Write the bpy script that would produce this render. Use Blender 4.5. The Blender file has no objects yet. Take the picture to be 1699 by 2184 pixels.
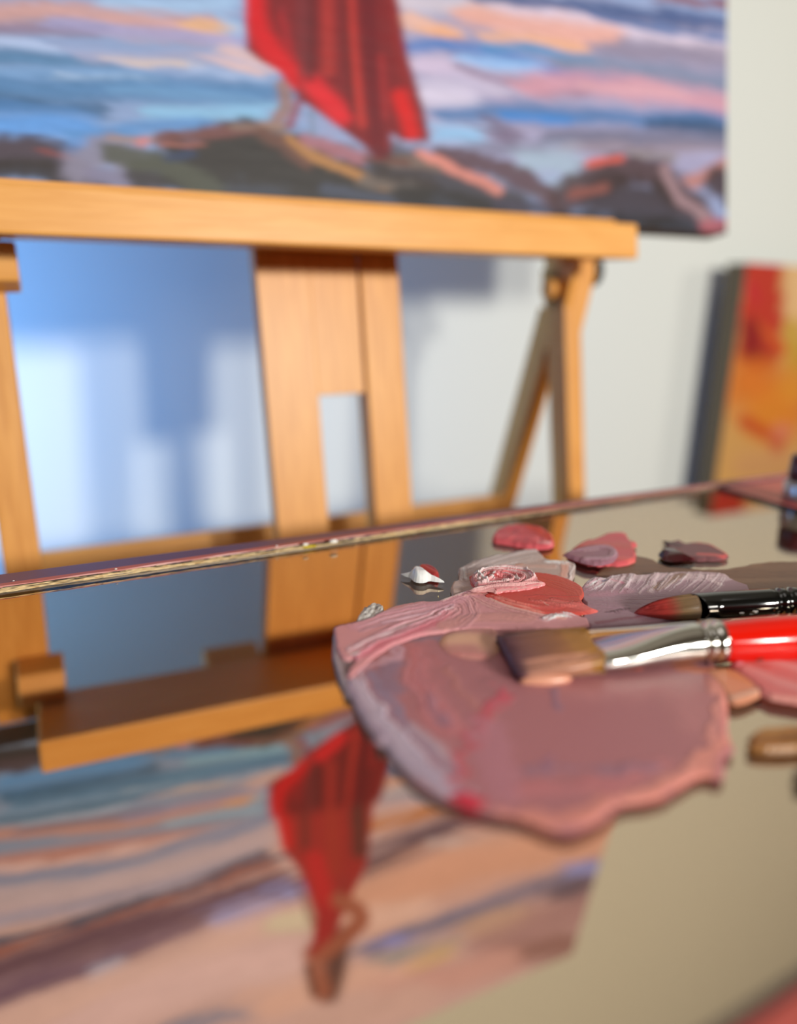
import bpy, bmesh, math, random
import numpy as np
from mathutils import Vector, Matrix
random.seed(7); rng = np.random.default_rng(7)

# ------------------------------------------------------------------ camera
K = 0.09            # one modelling unit in metres (lens height above the palette glass)
ZG = 0.90           # height of the palette glass above the floor
F = 1555.07; CX, CY = 849.5, 1092.0
M = np.array([[0.89988, -0.0997, 0.42459], [-0.43555, -0.25625, 0.86292], [0.02277, -0.96145, -0.27402]])
scn = bpy.context.scene
cam = bpy.data.cameras.new('camera'); cam_ob = bpy.data.objects.new('camera', cam); scn.collection.objects.link(cam_ob)
cam.sensor_fit = 'VERTICAL'; cam.sensor_height = 36.0; cam.sensor_width = 36.0 * 1699 / 2184
cam.lens = F / 2184 * 36.0
cam.clip_start = 0.005; cam.clip_end = 50
mw = Matrix.Identity(4)
for i in range(3):
    mw[i][0] = M[i, 0]; mw[i][1] = -M[i, 1]; mw[i][2] = -M[i, 2]
mw[0][3], mw[1][3], mw[2][3] = 0, 0, K + ZG
cam_ob.matrix_world = mw
cam.dof.use_dof = True
cam.dof.focus_distance = 2.62 * K
cam.dof.aperture_fstop = (cam.lens * 0.001) / (0.090 * K)
scn.camera = cam_ob

# ------------------------------------------------------------------ world, lights, exposure
world = bpy.data.worlds.new('world'); scn.world = world; world.use_nodes = True
world.node_tree.nodes['Background'].inputs[0].default_value = (0.55, 0.62, 0.75, 1)
world.node_tree.nodes['Background'].inputs[1].default_value = 0.4
def area(name, loc, target, sx, sy, power, col):
    l = bpy.data.lights.new(name, 'AREA'); l.shape = 'RECTANGLE'; l.size = sx * K; l.size_y = sy * K
    l.energy = power; l.color = col
    o = bpy.data.objects.new(name, l); scn.collection.objects.link(o)
    p = Vector((loc[0] * K, loc[1] * K, loc[2] * K + ZG)); t = Vector((target[0] * K, target[1] * K, target[2] * K + ZG))
    o.location = p; o.rotation_euler = (t - p).to_track_quat('-Z', 'Y').to_euler()
    return o
area('window_light', (6.8, -12.0, 4.9), (1.5, 4, 0.5), 1.4, 1.6, 13.5, (0.98, 0.965, 0.89))
area('window_light', (3.6, -12.0, 4.5), (1.5, 4, 0.5), 1.3, 1.6, 9.5, (0.98, 0.965, 0.90))
area('added_right_light', (18.5, -7.0, 4.5), (5, 6, 0.5), 2.2, 2.6, 3.6, (1.0, 0.96, 0.88))  # added weak light from the right, throws the flower canvas shadow leftward
def spot(name, loc, target, half, power, col, size):
    l = bpy.data.lights.new(name, 'SPOT'); l.energy = power; l.color = col; l.spot_size = math.radians(2 * half); l.spot_blend = 1.0; l.shadow_soft_size = size * K
    o = bpy.data.objects.new(name, l); scn.collection.objects.link(o)
    p = Vector((loc[0] * K, loc[1] * K, loc[2] * K + ZG)); t = Vector((target[0] * K, target[1] * K, target[2] * K + ZG))
    o.location = p; o.rotation_euler = (t - p).to_track_quat('-Z', 'Y').to_euler()
spot('blue_wall_spot', (-4.6, 4.9, 0.8), (0.8, 7.0, 0.4), 42, 24.0, (0.13, 0.40, 1.0), 0.5)  # unseen spot added for the blue light on the left of the wall
area('overhead_fill_light', (1.0, -2.0, 15.5), (1.5, 2, 0), 7, 7, 1.6, (1.0, 0.95, 0.92))  # unseen overhead area light, fills the shadows a little
vs = scn.view_settings
vs.view_transform = 'Standard'; vs.look = 'None'; vs.gamma = 1.0; vs.exposure = 0.06
try: vs.use_curve_mapping = False
except Exception: pass
scn.cycles.max_bounces = 10; scn.cycles.glossy_bounces = 6; scn.cycles.transparent_max_bounces = 12
scn.cycles.use_denoising = True; scn.cycles.caustics_reflective = False

# ------------------------------------------------------------------ helpers
ER = np.array([[0.99986, 0.00261, -0.01631], [0.0, 0.98745, 0.15792], [0.01652, -0.1579, 0.98732]])   # easel axes
EO = np.array([1.20825, 3.84931, 1.27811])                                                           # easel origin
C0 = np.array([0, 0, 1.0])
def ray(u, v): return M @ np.array([(u - CX) / F, (v - CY) / F, 1.0])
def g(u, v, h=0.0):                    # point of the glass plane (raised by h) seen at u, v
    r = ray(u, v); return C0 + r * ((h - 1) / r[2])
def pix(Q):                            # photo position of points
    c = (np.asarray(Q) - C0) @ M
    return CX + F * c[..., 0] / c[..., 2], CY + F * c[..., 1] / c[..., 2]
def W(p): return Vector((p[0] * K, p[1] * K, p[2] * K + ZG))
def lin(c):
    if isinstance(c, str):
        c = [int(c[i:i + 2], 16) / 255 for i in (1, 3, 5)]
    return np.array([x / 12.92 if x <= 0.04045 else ((x + 0.055) / 1.055) ** 2.4 for x in c])
def link(o): scn.collection.objects.link(o); return o
def tag(o, label=None, cat=None, group=None, kind=None):
    if label: o['label'] = label
    if cat: o['category'] = cat
    if group: o['group'] = group
    if kind: o['kind'] = kind
    return o
def thing(name, label, cat, loc, rot=None, group=None):
    o = link(bpy.data.objects.new(name, None)); o.empty_display_size = 0.01
    m = Matrix.Identity(4)
    if rot is not None:
        for i in range(3):
            for j in range(3): m[i][j] = rot[i][j]
    m.translation = W(loc); o.matrix_world = m
    o['_m'] = 0; del o['_m']
    return tag(o, label, cat, group)
def mesh_obj(name, verts, faces, mat, parent=None, smooth=False, col=None, scale=K):
    """verts in modelling units, in the parent's frame (or in world units when there is none)"""
    me = bpy.data.meshes.new(name)
    v = np.asarray(verts, float) * scale
    if parent is None: v = v + np.array([0, 0, ZG])
    me.from_pydata(v.tolist(), [], [list(f) for f in faces]); me.update()
    if col is not None:
        a = me.color_attributes.new('Col', 'FLOAT_COLOR', 'POINT')
        c = np.ones((len(v), 4), np.float32); c[:, :3] = col; a.data.foreach_set('color', c.ravel())
    if smooth: me.polygons.foreach_set('use_smooth', [True] * len(me.polygons))
    me.materials.append(mat)
    o = link(bpy.data.objects.new(name, me))
    if parent is not None: o.parent = parent
    return o
def bev(o, w=0.01, seg=2):
    m = o.modifiers.new('bevel', 'BEVEL'); m.width = w * K; m.segments = seg; m.limit_method = 'ANGLE'; m.angle_limit = 0.6
    return o
def box(x0, x1, y0, y1, z0, z1):
    v = [(x, y, z) for z in (z0, z1) for y in (y0, y1) for x in (x0, x1)]
    f = [(0, 2, 3, 1), (4, 5, 7, 6), (0, 1, 5, 4), (2, 6, 7, 3), (0, 4, 6, 2), (1, 3, 7, 5)]
    return v, f
def join(*parts):
    V, Fc = [], []
    for v, f in parts:
        n = len(V); V += [tuple(q) for q in v]; Fc += [tuple(i + n for i in q) for q in f]
    return V, Fc
def prism(poly, axis, a, b):           # polygon in the two other axes, extruded along axis
    n = len(poly); V = []
    for t in (a, b):
        for p in poly:
            q = list(p); q.insert(axis, t); V.append(tuple(q))
    Fc = [tuple(range(n))[::-1], tuple(range(n, 2 * n))] + [(i, (i + 1) % n, n + (i + 1) % n, n + i) for i in range(n)]
    return V, Fc
def beam(p, q, wx, wd):                # bar between two points with a rectangular section (x width wx, depth wd)
    p, q = np.array(p, float), np.array(q, float); t = (q - p) / np.linalg.norm(q - p)
    ax = np.array([1.0, 0, 0]); ax -= t * (ax @ t); ax /= np.linalg.norm(ax); ay = np.cross(t, ax)
    V = []
    for e in (p, q):
        for sx, sy in ((-1, -1), (1, -1), (1, 1), (-1, 1)): V.append(tuple(e + ax * sx * wx / 2 + ay * sy * wd / 2))
    return V, [(0, 3, 2, 1), (4, 5, 6, 7), (0, 1, 5, 4), (1, 2, 6, 5), (2, 3, 7, 6), (3, 0, 4, 7)]
def rings(rs, close=True):             # loft through rings of equal length
    n = len(rs[0]); V = [tuple(p) for r in rs for p in r]; Fc = []
    for k in range(len(rs) - 1):
        for i in range(n):
            j = (i + 1) % n; Fc.append((k * n + i, k * n + j, (k + 1) * n + j, (k + 1) * n + i))
    if close: Fc += [tuple(range(n))[::-1], tuple((len(rs) - 1) * n + i for i in range(n))]
    return V, Fc
def sec(x, ry, rz, zc=0.0, yc=0.0, ex=2.0, n=40):   # superellipse ring across x
    out = []
    for i in range(n):
        a = 2 * math.pi * i / n; c, s = math.cos(a), math.sin(a)
        out.append((x, yc + ry * math.copysign(abs(c) ** (2 / ex), c), zc + rz * math.copysign(abs(s) ** (2 / ex), s)))
    return out

# ------------------------------------------------------------------ materials
def nodes(name):
    m = bpy.data.materials.new(name); m.use_nodes = True
    nt = m.node_tree; return m, nt, nt.nodes['Principled BSDF']
def N(nt, t, **kw):
    n = nt.nodes.new(t)
    for k, v in kw.items(): setattr(n, k, v)
    return n
def simple(name, col, rough=0.5, metal=0.0, coat=0.0, noise=0.06, nscale=20, bump=0.0, spec=0.5):
    m, nt, b = nodes(name)
    tc = N(nt, 'ShaderNodeTexCoord'); no = N(nt, 'ShaderNodeTexNoise'); no.inputs['Scale'].default_value = nscale; no.inputs['Detail'].default_value = 4
    nt.links.new(tc.outputs['Object'], no.inputs['Vector'])
    r = N(nt, 'ShaderNodeMix', data_type='RGBA')
    c = lin(col)
    r.inputs[6].default_value = (*(c * (1 - noise)), 1); r.inputs[7].default_value = (*np.clip(c * (1 + noise), 0, 1), 1)
    nt.links.new(no.outputs['Fac'], r.inputs[0]); nt.links.new(r.outputs[2], b.inputs['Base Color'])
    b.inputs['Roughness'].default_value = rough; b.inputs['Metallic'].default_value = metal
    b.inputs['Coat Weight'].default_value = coat; b.inputs['Coat Roughness'].default_value = 0.06
    b.inputs['Specular IOR Level'].default_value = spec
    if bump:
        bp = N(nt, 'ShaderNodeBump'); bp.inputs['Strength'].default_value = bump; bp.inputs['Distance'].default_value = 0.001
        nt.links.new(no.outputs['Fac'], bp.inputs['Height']); nt.links.new(bp.outputs[0], b.inputs['Normal'])
    return m
def wood(name, light, dark, stretch=(1, 30, 30), rough=0.45):
    m, nt, b = nodes(name)
    tc = N(nt, 'ShaderNodeTexCoord'); mp = N(nt, 'ShaderNodeMapping'); mp.inputs['Scale'].default_value = stretch
    no = N(nt, 'ShaderNodeTexNoise'); no.inputs['Scale'].default_value = 9; no.inputs['Detail'].default_value = 6; no.inputs['Distortion'].default_value = 0.6
    ra = N(nt, 'ShaderNodeValToRGB'); ra.color_ramp.elements[0].position = 0.3; ra.color_ramp.elements[1].position = 0.72
    ra.color_ramp.elements[0].color = (*lin(dark), 1); ra.color_ramp.elements[1].color = (*lin(light), 1)
    nt.links.new(tc.outputs['Object'], mp.inputs[0]); nt.links.new(mp.outputs[0], no.inputs['Vector'])
    nt.links.new(no.outputs['Fac'], ra.inputs[0]); nt.links.new(ra.outputs[0], b.inputs['Base Color'])
    b.inputs['Roughness'].default_value = rough
    bp = N(nt, 'ShaderNodeBump'); bp.inputs['Strength'].default_value = 0.15; bp.inputs['Distance'].default_value = 0.0005
    nt.links.new(no.outputs['Fac'], bp.inputs['Height']); nt.links.new(bp.outputs[0], b.inputs['Normal'])
    return m
def attr_mat(name, rough=0.4, translucent=0.0, coat=0.0, fine=0.0, nscale=(400, 400, 400), spec=0.5):
    m, nt, b = nodes(name)
    at = N(nt, 'ShaderNodeAttribute'); at.attribute_name = 'Col'
    src = at.outputs['Color']
    if fine:
        tc = N(nt, 'ShaderNodeTexCoord'); mp = N(nt, 'ShaderNodeMapping'); mp.inputs['Scale'].default_value = nscale
        no = N(nt, 'ShaderNodeTexNoise'); no.inputs['Scale'].default_value = 1; no.inputs['Detail'].default_value = 5
        mr = N(nt, 'ShaderNodeMapRange'); mr.inputs[3].default_value = 1 - fine; mr.inputs[4].default_value = 1 + fine
        mx = N(nt, 'ShaderNodeVectorMath', operation='MULTIPLY')
        nt.links.new(tc.outputs['Object'], mp.inputs[0]); nt.links.new(mp.outputs[0], no.inputs['Vector']); nt.links.new(no.outputs['Fac'], mr.inputs[0])
        nt.links.new(at.outputs['Color'], mx.inputs[0]); nt.links.new(mr.outputs[0], mx.inputs[1]); src = mx.outputs[0]
        bp = N(nt, 'ShaderNodeBump'); bp.inputs['Strength'].default_value = 0.25; bp.inputs['Distance'].default_value = 0.0004
        nt.links.new(no.outputs['Fac'], bp.inputs['Height']); nt.links.new(bp.outputs[0], b.inputs['Normal'])
    nt.links.new(src, b.inputs['Base Color'])
    b.inputs['Roughness'].default_value = rough; b.inputs['Coat Weight'].default_value = coat; b.inputs['Coat Roughness'].default_value = 0.08
    b.inputs['Specular IOR Level'].default_value = spec
    if translucent:
        t = N(nt, 'ShaderNodeBsdfTranslucent'); mix = N(nt, 'ShaderNodeMixShader'); mix.inputs[0].default_value = translucent
        nt.links.new(src, t.inputs[0]); nt.links.new(b.outputs[0], mix.inputs[1]); nt.links.new(t.outputs[0], mix.inputs[2])
        nt.links.new(mix.outputs[0], nt.nodes['Material Output'].inputs[0])
    return m
TINT = np.array([0.68, 0.54, 0.40])
def mirror_mat():
    m, nt, b = nodes('bronze_mirror'); out = nt.nodes['Material Output']
    gl = N(nt, 'ShaderNodeBsdfGlossy'); gl.inputs['Color'].default_value = (*TINT, 1); gl.inputs['Roughness'].default_value = 0.012
    df = N(nt, 'ShaderNodeBsdfDiffuse'); df.inputs['Color'].default_value = (0.5, 0.3, 0.2, 1)
    mx = N(nt, 'ShaderNodeMixShader'); mx.inputs[0].default_value = 0.02
    nt.links.new(gl.outputs[0], mx.inputs[1]); nt.links.new(df.outputs[0], mx.inputs[2]); nt.links.new(mx.outputs[0], out.inputs[0])
    return m
def clear_mat():
    m, nt, b = nodes('clear_glass'); out = nt.nodes['Material Output']
    tr = N(nt, 'ShaderNodeBsdfTransparent'); tr.inputs[0].default_value = (0.98, 0.98, 0.97, 1)
    gl = N(nt, 'ShaderNodeBsdfGlossy'); gl.inputs['Roughness'].default_value = 0.02
    lw = N(nt, 'ShaderNodeLayerWeight'); lw.inputs[0].default_value = 0.5
    pw = N(nt, 'ShaderNodeMath', operation='POWER'); pw.inputs[1].default_value = 5.0; nt.links.new(lw.outputs['Facing'], pw.inputs[0])
    fr = N(nt, 'ShaderNodeMath', operation='MULTIPLY_ADD'); fr.inputs[1].default_value = 0.6; fr.inputs[2].default_value = 0.03; nt.links.new(pw.outputs[0], fr.inputs[0])
    mx = N(nt, 'ShaderNodeMixShader')
    nt.links.new(fr.outputs[0], mx.inputs[0]); nt.links.new(tr.outputs[0], mx.inputs[1]); nt.links.new(gl.outputs[0], mx.inputs[2]); nt.links.new(mx.outputs[0], out.inputs[0])
    return m
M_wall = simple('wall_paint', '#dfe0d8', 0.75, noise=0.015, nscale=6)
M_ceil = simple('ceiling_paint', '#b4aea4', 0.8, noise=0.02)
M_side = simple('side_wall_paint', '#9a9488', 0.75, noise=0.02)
M_floor = wood('floor_wood', '#9a7350', '#6b4b32', (2, 12, 12), 0.5)
M_frame = simple('window_frame_paint', '#e4e2dc', 0.4)
M_table = wood('table_wood', '#8a6a4c', '#5f452f', (1, 14, 14), 0.5)
M_ex = wood('beech_along', '#e8a858', '#d89440', (3, 40, 40), 0.42)      # grain along x
M_ez = wood('beech_upright', '#e2a04e', '#cc8838', (40, 40, 3), 0.42)     # grain along z
M_salmon = simple('salmon_paint', '#c0584e', 0.4, noise=0.06, nscale=60, bump=0.1)
M_mauve = simple('mauve_rim', '#6a4454', 0.38, noise=0.06, nscale=80, bump=0.1)
M_rose = simple('rose_edge_paint', '#b06258', 0.4)
M_paint = attr_mat('wet_paint', 0.36, 0.22, 0.0, 0.05, (900, 900, 900))
M_shiny = attr_mat('glossy_wet_paint', 0.14, 0.1, 0.5, 0.02)
M_swirl = attr_mat('ridged_wet_paint', 0.26, 0.15, 0.1, 0.03, (900, 900, 900))
M_canvas = attr_mat('painted_canvas', 0.55, 0.0, 0.0, 0.025, (200, 400, 400), spec=0.3)
M_bcanvas = attr_mat('flower_canvas_paint', 0.6, 0.0, 0.0, 0.06, (300, 300, 300), spec=0.3)
M_raw = simple('raw_canvas', '#6a583a', 0.85, noise=0.08, nscale=300, bump=0.3)
M_chrome = simple('nickel_ferrule', '#d4d2cc', 0.10, 1.0, noise=0.01)
M_black = simple('black_lacquer', '#050606', 0.12, 0.0, 0.6, noise=0.02)
M_gold = simple('worn_brass', '#c9a06a', 0.25, 1.0)
M_red = simple('red_lacquer', '#dc1403', 0.12, 0.0, 0.0, noise=0.03)
M_chip = simple('chipped_wood', '#54382c', 0.7)
M_hair = attr_mat('brush_hair', 0.38, 0.15, 0.0)
M_blackplastic = simple('black_plastic', '#0c0c0c', 0.35)
M_tube = simple('tube_metal', '#a9aaa8', 0.3, 0.8)
M_cap = simple('maroon_plastic', '#4a1020', 0.3)
M_white = simple('white_paint_speck', '#e8e4de', 0.4)
M_mirror = mirror_mat(); M_clear = clear_mat()
M_edge = attr_mat('torn_edge', 0.6)

# ------------------------------------------------------------------ the room
X0, X1, Y0, Y1, Z0, Z1 = -12.0, 20.0, -14.0, 7.0, -ZG / K, 17.0
def struct(name, vf, m): return tag(mesh_obj(name, vf[0], vf[1], m), kind='structure')
struct('floor', box(X0 - 1, X1 + 1, Y0 - 1, Y1 + 1, Z0 - 1, Z0), M_floor)
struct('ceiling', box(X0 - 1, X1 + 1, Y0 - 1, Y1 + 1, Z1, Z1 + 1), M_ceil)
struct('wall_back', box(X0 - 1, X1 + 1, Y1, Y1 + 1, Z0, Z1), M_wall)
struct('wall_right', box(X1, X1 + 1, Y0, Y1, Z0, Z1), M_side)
def holed(axis, a, b, lo, hi, h):      # wall slab with one window hole h = (s0, s1, z0, z1)
    ps = []
    for s0, s1, z0, z1 in ((lo, h[0], Z0, Z1), (h[1], hi, Z0, Z1), (h[0], h[1], Z0, h[2]), (h[0], h[1], h[3], Z1)):
        ps.append(box(s0, s1, a, b, z0, z1) if axis == 1 else box(a, b, s0, s1, z0, z1))
    return join(*ps)
FW = (1.0, 9.5, 1.6, 8.4); LW = (-4.0, 6.2, 0.0, 6.0)
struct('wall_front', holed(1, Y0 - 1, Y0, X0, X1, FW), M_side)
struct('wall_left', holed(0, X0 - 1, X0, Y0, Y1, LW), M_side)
def winframe(a, b, h, axis):
    t = 0.35; ps = []
    for s0, s1, z0, z1 in ((h[0], h[0] + t, h[2], h[3]), (h[1] - t, h[1], h[2], h[3]), (h[0] + t, h[1] - t, h[2], h[2] + t), (h[0] + t, h[1] - t, h[3] - t, h[3])):
        ps.append(box(s0, s1, a, b, z0, z1) if axis == 1 else box(a, b, s0, s1, z0, z1))
    return join(*ps)
struct('window_1', winframe(Y0 - 0.8, Y0 - 0.2, FW, 1), M_frame)
struct('window_2', winframe(X0 - 0.8, X0 - 0.2, LW, 0), M_frame)

# ------------------------------------------------------------------ work table (below the frame, carries box, easel and painting)
TZ = -1.62
tb = thing('work_table', 'brown wooden work table under the paint box and the easel', 'table', (2.0, 3.0, Z0))
def loc(vf, o): v, f = vf; return [(p[0] - o[0], p[1] - o[1], p[2] - o[2]) for p in v], f
bev(mesh_obj('tabletop', *loc(box(-6, 12, -1.5, 6.9, TZ - 0.35, TZ), (2, 3, Z0)), M_table, tb), 0.03)
for sx in (-5.6, 11.2):
    for sy in (-1.2, 6.2):
        mesh_obj('leg', *loc(box(sx, sx + 0.45, sy, sy + 0.45, Z0, TZ - 0.35), (2, 3, Z0)), M_table, tb)

# ------------------------------------------------------------------ paint engine
def seg_dist(u, v, pts):               # distance, signed offset and arc position along a polyline
    best = np.full(u.shape, 1e9); off = np.zeros(u.shape); arc = np.zeros(u.shape); s0 = 0.0
    for (a, b), (c, d) in zip(pts[:-1], pts[1:]):
        dx, dy = c - a, d - b; L = math.hypot(dx, dy) + 1e-9
        t = np.clip(((u - a) * dx + (v - b) * dy) / L ** 2, 0, 1)
        ex, ey = u - (a + t * dx), v - (b + t * dy); dd = np.hypot(ex, ey)
        sg = np.sign((u - a) * dy - (v - b) * dx)
        k = dd < best
        best = np.where(k, dd, best); off = np.where(k, dd * sg, off); arc = np.where(k, s0 + t * L, arc); s0 += L
    return best, off, arc, s0
_tab = rng.random(4096)
def n1(x):
    i = np.floor(x).astype(int); f = x - i; f = f * f * (3 - 2 * f)
    return _tab[i % 4096] * (1 - f) + _tab[(i + 1) % 4096] * f
def n2(x, y):
    i = np.floor(x).astype(int); j = np.floor(y).astype(int); f = x - i; h = y - j; f = f * f * (3 - 2 * f); h = h * h * (3 - 2 * h)
    T = lambda a, b: _tab[(a * 131 + b * 977) % 4096]
    return (T(i, j) * (1 - f) + T(i + 1, j) * f) * (1 - h) + (T(i, j + 1) * (1 - f) + T(i + 1, j + 1) * f) * h
def smooth(pts, it=2):
    for _ in range(it):
        q = [pts[0]]
        for a, b in zip(pts[:-1], pts[1:]):
            q += [(a[0] * .75 + b[0] * .25, a[1] * .75 + b[1] * .25), (a[0] * .25 + b[0] * .75, a[1] * .25 + b[1] * .75)]
        pts = q + [pts[-1]]
    return pts
def apply_strokes(u, v, col, strokes, conv=lin, hgt=None, vs_=1.0, freq=0.45, wig=0.0):
    """stroke = (points, width, colour, softness, opacity, bristle strength, ridge height)"""
    for k, s in enumerate(strokes):
        pts, w, c = s[0], s[1], s[2]
        soft = s[3] if len(s) > 3 else 0.5; op = s[4] if len(s) > 4 else 0.9
        br = s[5] if len(s) > 5 else 0.35; rh = s[6] if len(s) > 6 else 0.0
        if len(pts) > 2: pts = smooth(list(pts), 2)
        if len(pts) == 1: pts = [(pts[0][0] - 0.5, pts[0][1]), (pts[0][0] + .5, pts[0][1])]
        P = np.array(pts) * np.array([1, vs_])
        x0, y0 = P.min(0) - w; x1, y1 = P.max(0) + w
        vv = v * vs_
        m = (u > x0) & (u < x1) & (vv > y0) & (vv < y1)
        if not m.any(): continue
        d, off, arc, L = seg_dist(u[m], vv[m], P.tolist())
        bn = n1(off * freq + k * 37.3 + 900 + n1(arc * 0.02 + k) * 1.5) * 0.65 + n1(off * freq * 3.1 + k * 11.7 + 900) * 0.35
        r = d / (w / 2) + br * (bn - 0.5) * 1.5 + wig * (n2(u[m] * 0.06 + k * 7 + 50, vv[m] * 0.06 + 50) - .5)
        a = np.clip((1 + soft * 0.5 - r) / max(soft, 0.05), 0, 1); a = a * a * (3 - 2 * a) * op
        cc = conv(c); var = 1 + (bn[:, None] - 0.5) * 0.6 * br
        col[m] = col[m] * (1 - a[:, None]) + np.clip(cc[None] * var, 0, 1) * a[:, None]
        if hgt is not None and rh: hgt[m] += rh * a * (0.35 + bn)
def poly_sd(u, v, poly):
    P = list(poly) + [poly[0]]
    best = np.full(u.shape, 1e9); nu = u.copy(); nv = v.copy(); ins = np.zeros(u.shape, bool)
    for (a, b), (c, d) in zip(P[:-1], P[1:]):
        dx, dy = c - a, d - b; t = np.clip(((u - a) * dx + (v - b) * dy) / (dx * dx + dy * dy + 1e-12), 0, 1)
        px_, py_ = a + t * dx, b + t * dy; dd = np.hypot(u - px_, v - py_); k = dd < best
        best = np.where(k, dd, best); nu = np.where(k, px_, nu); nv = np.where(k, py_, nv)
        if b != d:
            cr = ((b > v) != (d > v)) & (u < (c - a) * (v - b) / (d - b) + a); ins ^= cr
    return best, ins, nu, nv
def rough_edge(poly, amp, n=5):
    P = list(poly); P = smooth(P + [P[0]], 1)[:-1]; out = []
    for (a, b), (c, d) in zip(P, P[1:] + P[:1]):
        L = math.hypot(c - a, d - b); k = max(1, int(L / n))
        for i in range(k):
            t = i / k; out.append((a + (c - a) * t + random.uniform(-amp, amp), b + (d - b) * t + random.uniform(-amp, amp) * 0.6))
    return out
def paint(name, label, cat, outline, base, strokes, step=2.5, th=0.012, z0=0.0008, edge=5, jag=1.0, mat=None, parent=None, vsq=2.2, freq=0.45, wig=0.0, grp=None, lump=0.0, warp=8, gain=1.35):
    """a film of paint lying on the glass: the outline is mapped onto the glass plane, thickness th, bristle ridges from the strokes"""
    poly = rough_edge(outline, jag, max(3, jag * 3.5 + 2)); P = np.array(poly)
    x0, y0 = P.min(0) - step; x1, y1 = P.max(0) + step
    sy = step / 1.6
    us = np.arange(x0, x1 + step, step); vs2 = np.arange(y0, y1 + sy, sy)
    U, V = np.meshgrid(us, vs2); nr, nc = U.shape; u, v = U.ravel(), V.ravel()
    d, ins, nu, nv = poly_sd(u, v, poly)
    near = (~ins) & (d < step * 1.05)
    ok = ins | near
    u2 = np.where(near, nu, u); v2 = np.where(near, nv, v); d = np.where(near, 0, d)
    col = np.tile(lin(base), (len(u), 1)).astype(float); hg = np.zeros(len(u))
    wq = warp * (n2(u2 * .02 + 11, v2 * .05 + 5) - .5) + warp * .4 * (n2(u2 * .06 + 11, v2 * .16 + 5) - .5)
    apply_strokes(u2 + wq, v2 + wq * .5, col, strokes, hgt=hg, vs_=vsq, freq=freq, wig=wig)
    e = np.clip(d / edge, 0, 1); e = 1 - (1 - e) ** 2
    z = z0 + e * (th + hg)
    if lump: z += e * lump * (n2(u2 * 0.12 + 40, v2 * 0.25 + 40) - .4)
    r0 = M @ np.array([0, 0, 0.0])
    rx = (u2 - CX) / F; ry = (v2 - CY) / F
    R = M[:, 0][None] * rx[:, None] + M[:, 1][None] * ry[:, None] + M[:, 2][None]
    t = -1.0 / R[:, 2]
    X = R[:, 0] * t; Y = R[:, 1] * t
    idx = -np.ones(len(u), int); idx[ok] = np.arange(ok.sum())
    verts = np.stack([X, Y, z], 1)[ok]
    I = np.arange(nr * nc).reshape(nr, nc)
    q = np.stack([I[:-1, :-1].ravel(), I[1:, :-1].ravel(), I[1:, 1:].ravel(), I[:-1, 1:].ravel()], 1)
    q = q[ok[q].all(1) & ins[q].any(1)]
    faces = idx[q]
    used = np.zeros(len(verts), bool); used[faces.ravel()] = True; re = np.cumsum(used) - 1
    verts = verts[used]; faces = re[faces]; c2 = np.clip(col[ok][used] * gain, 0, .9)
    if parent is None: ob = mesh_obj(name, verts, faces, mat or M_paint, None, True, c2)
    else: ob = mesh_obj(name, verts - np.array(parent['o']), faces, mat or M_paint, parent, True, c2)
    if parent is None: tag(ob, label, cat, grp)
    elif label: ob['label'] = label
    return ob
def paint_thing(name, label, cat, u, v):
    p = g(u, v); t = thing(name, label, cat, (p[0], p[1], 0)); t['o'] = [float(p[0]), float(p[1]), 0.0]; return t

# ------------------------------------------------------------------ easel
ez = thing('tabletop_easel', 'orange beech tabletop easel with slotted mast holding the red dress painting', 'easel', EO, ER)
def ep(name, vf, m=None, label=None, w=0.012):
    o = bev(mesh_obj(name, vf[0], vf[1], m or M_ez, ez), w)
    if label: o['label'] = label
    return o
ep('canvas_ledge', prism([(0, 0), (0, 0.225), (0.2, 0.225), (0.2, 0.302), (0.55, 0.302), (0.55, 0.10)], 0, -1.41, 2.39), M_ex, w=0.018)
mast = ep('mast_board', box(-0.005, 0.326, 0.577, 0.70, -2.82, 4.3), w=0.004)
ep('ledge_block', box(-0.38, -0.01, 0.56, 0.84, 0.17, 0.29), M_ex)
ep('mast_board', box(0.655, 0.927, 0.577, 0.75, -2.82, 4.3))
ep('mast_panel', box(0.3255, 0.635, 0.578, 0.68, -0.755, 4.3), w=0.002, label='flat panel closing the upper part of the mast slot')
ep('mast_panel', box(0.326, 0.655, 0.583, 0.68, -2.82, -2.1))
# right post with its flared head
ep('post', prism([(2.235, -2.82), (2.386, -2.82), (2.386, -0.40), (2.45, -0.22), (2.53, 0.02), (2.53, 0.30), (2.235, 0.30)], 1, 0.577, 0.80))
ep('post', prism([(-1.507, -2.82), (-1.327, -2.82), (-1.327, 0.30), (-1.64, 0.30), (-1.64, -0.85), (-1.60, -0.95), (-1.507, -1.05)], 1, 0.577, 0.80))
ep('bracket', prism([(0.40, 0.06), (0.577, 0.09), (0.577, -0.16), (0.44, -0.12)], 0, -1.50, -1.25), M_ex)
ep('bracket', prism([(0.44, 0.07), (0.84, 0.09), (0.84, -0.10), (0.80, -0.22), (0.577, -0.22)], 0, 2.235, 2.30), M_ex)
for sx in (-1.50, 2.24):
    ep('rear_leg', beam((sx + 0.08, 0.80, -0.22), (sx + 0.064, 2.0, -2.47), 0.15, 0.21))
ep('rear_crossbar', box(-1.42, 2.24, 1.36, 1.47, -1.95, -1.64), M_ex)
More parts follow.
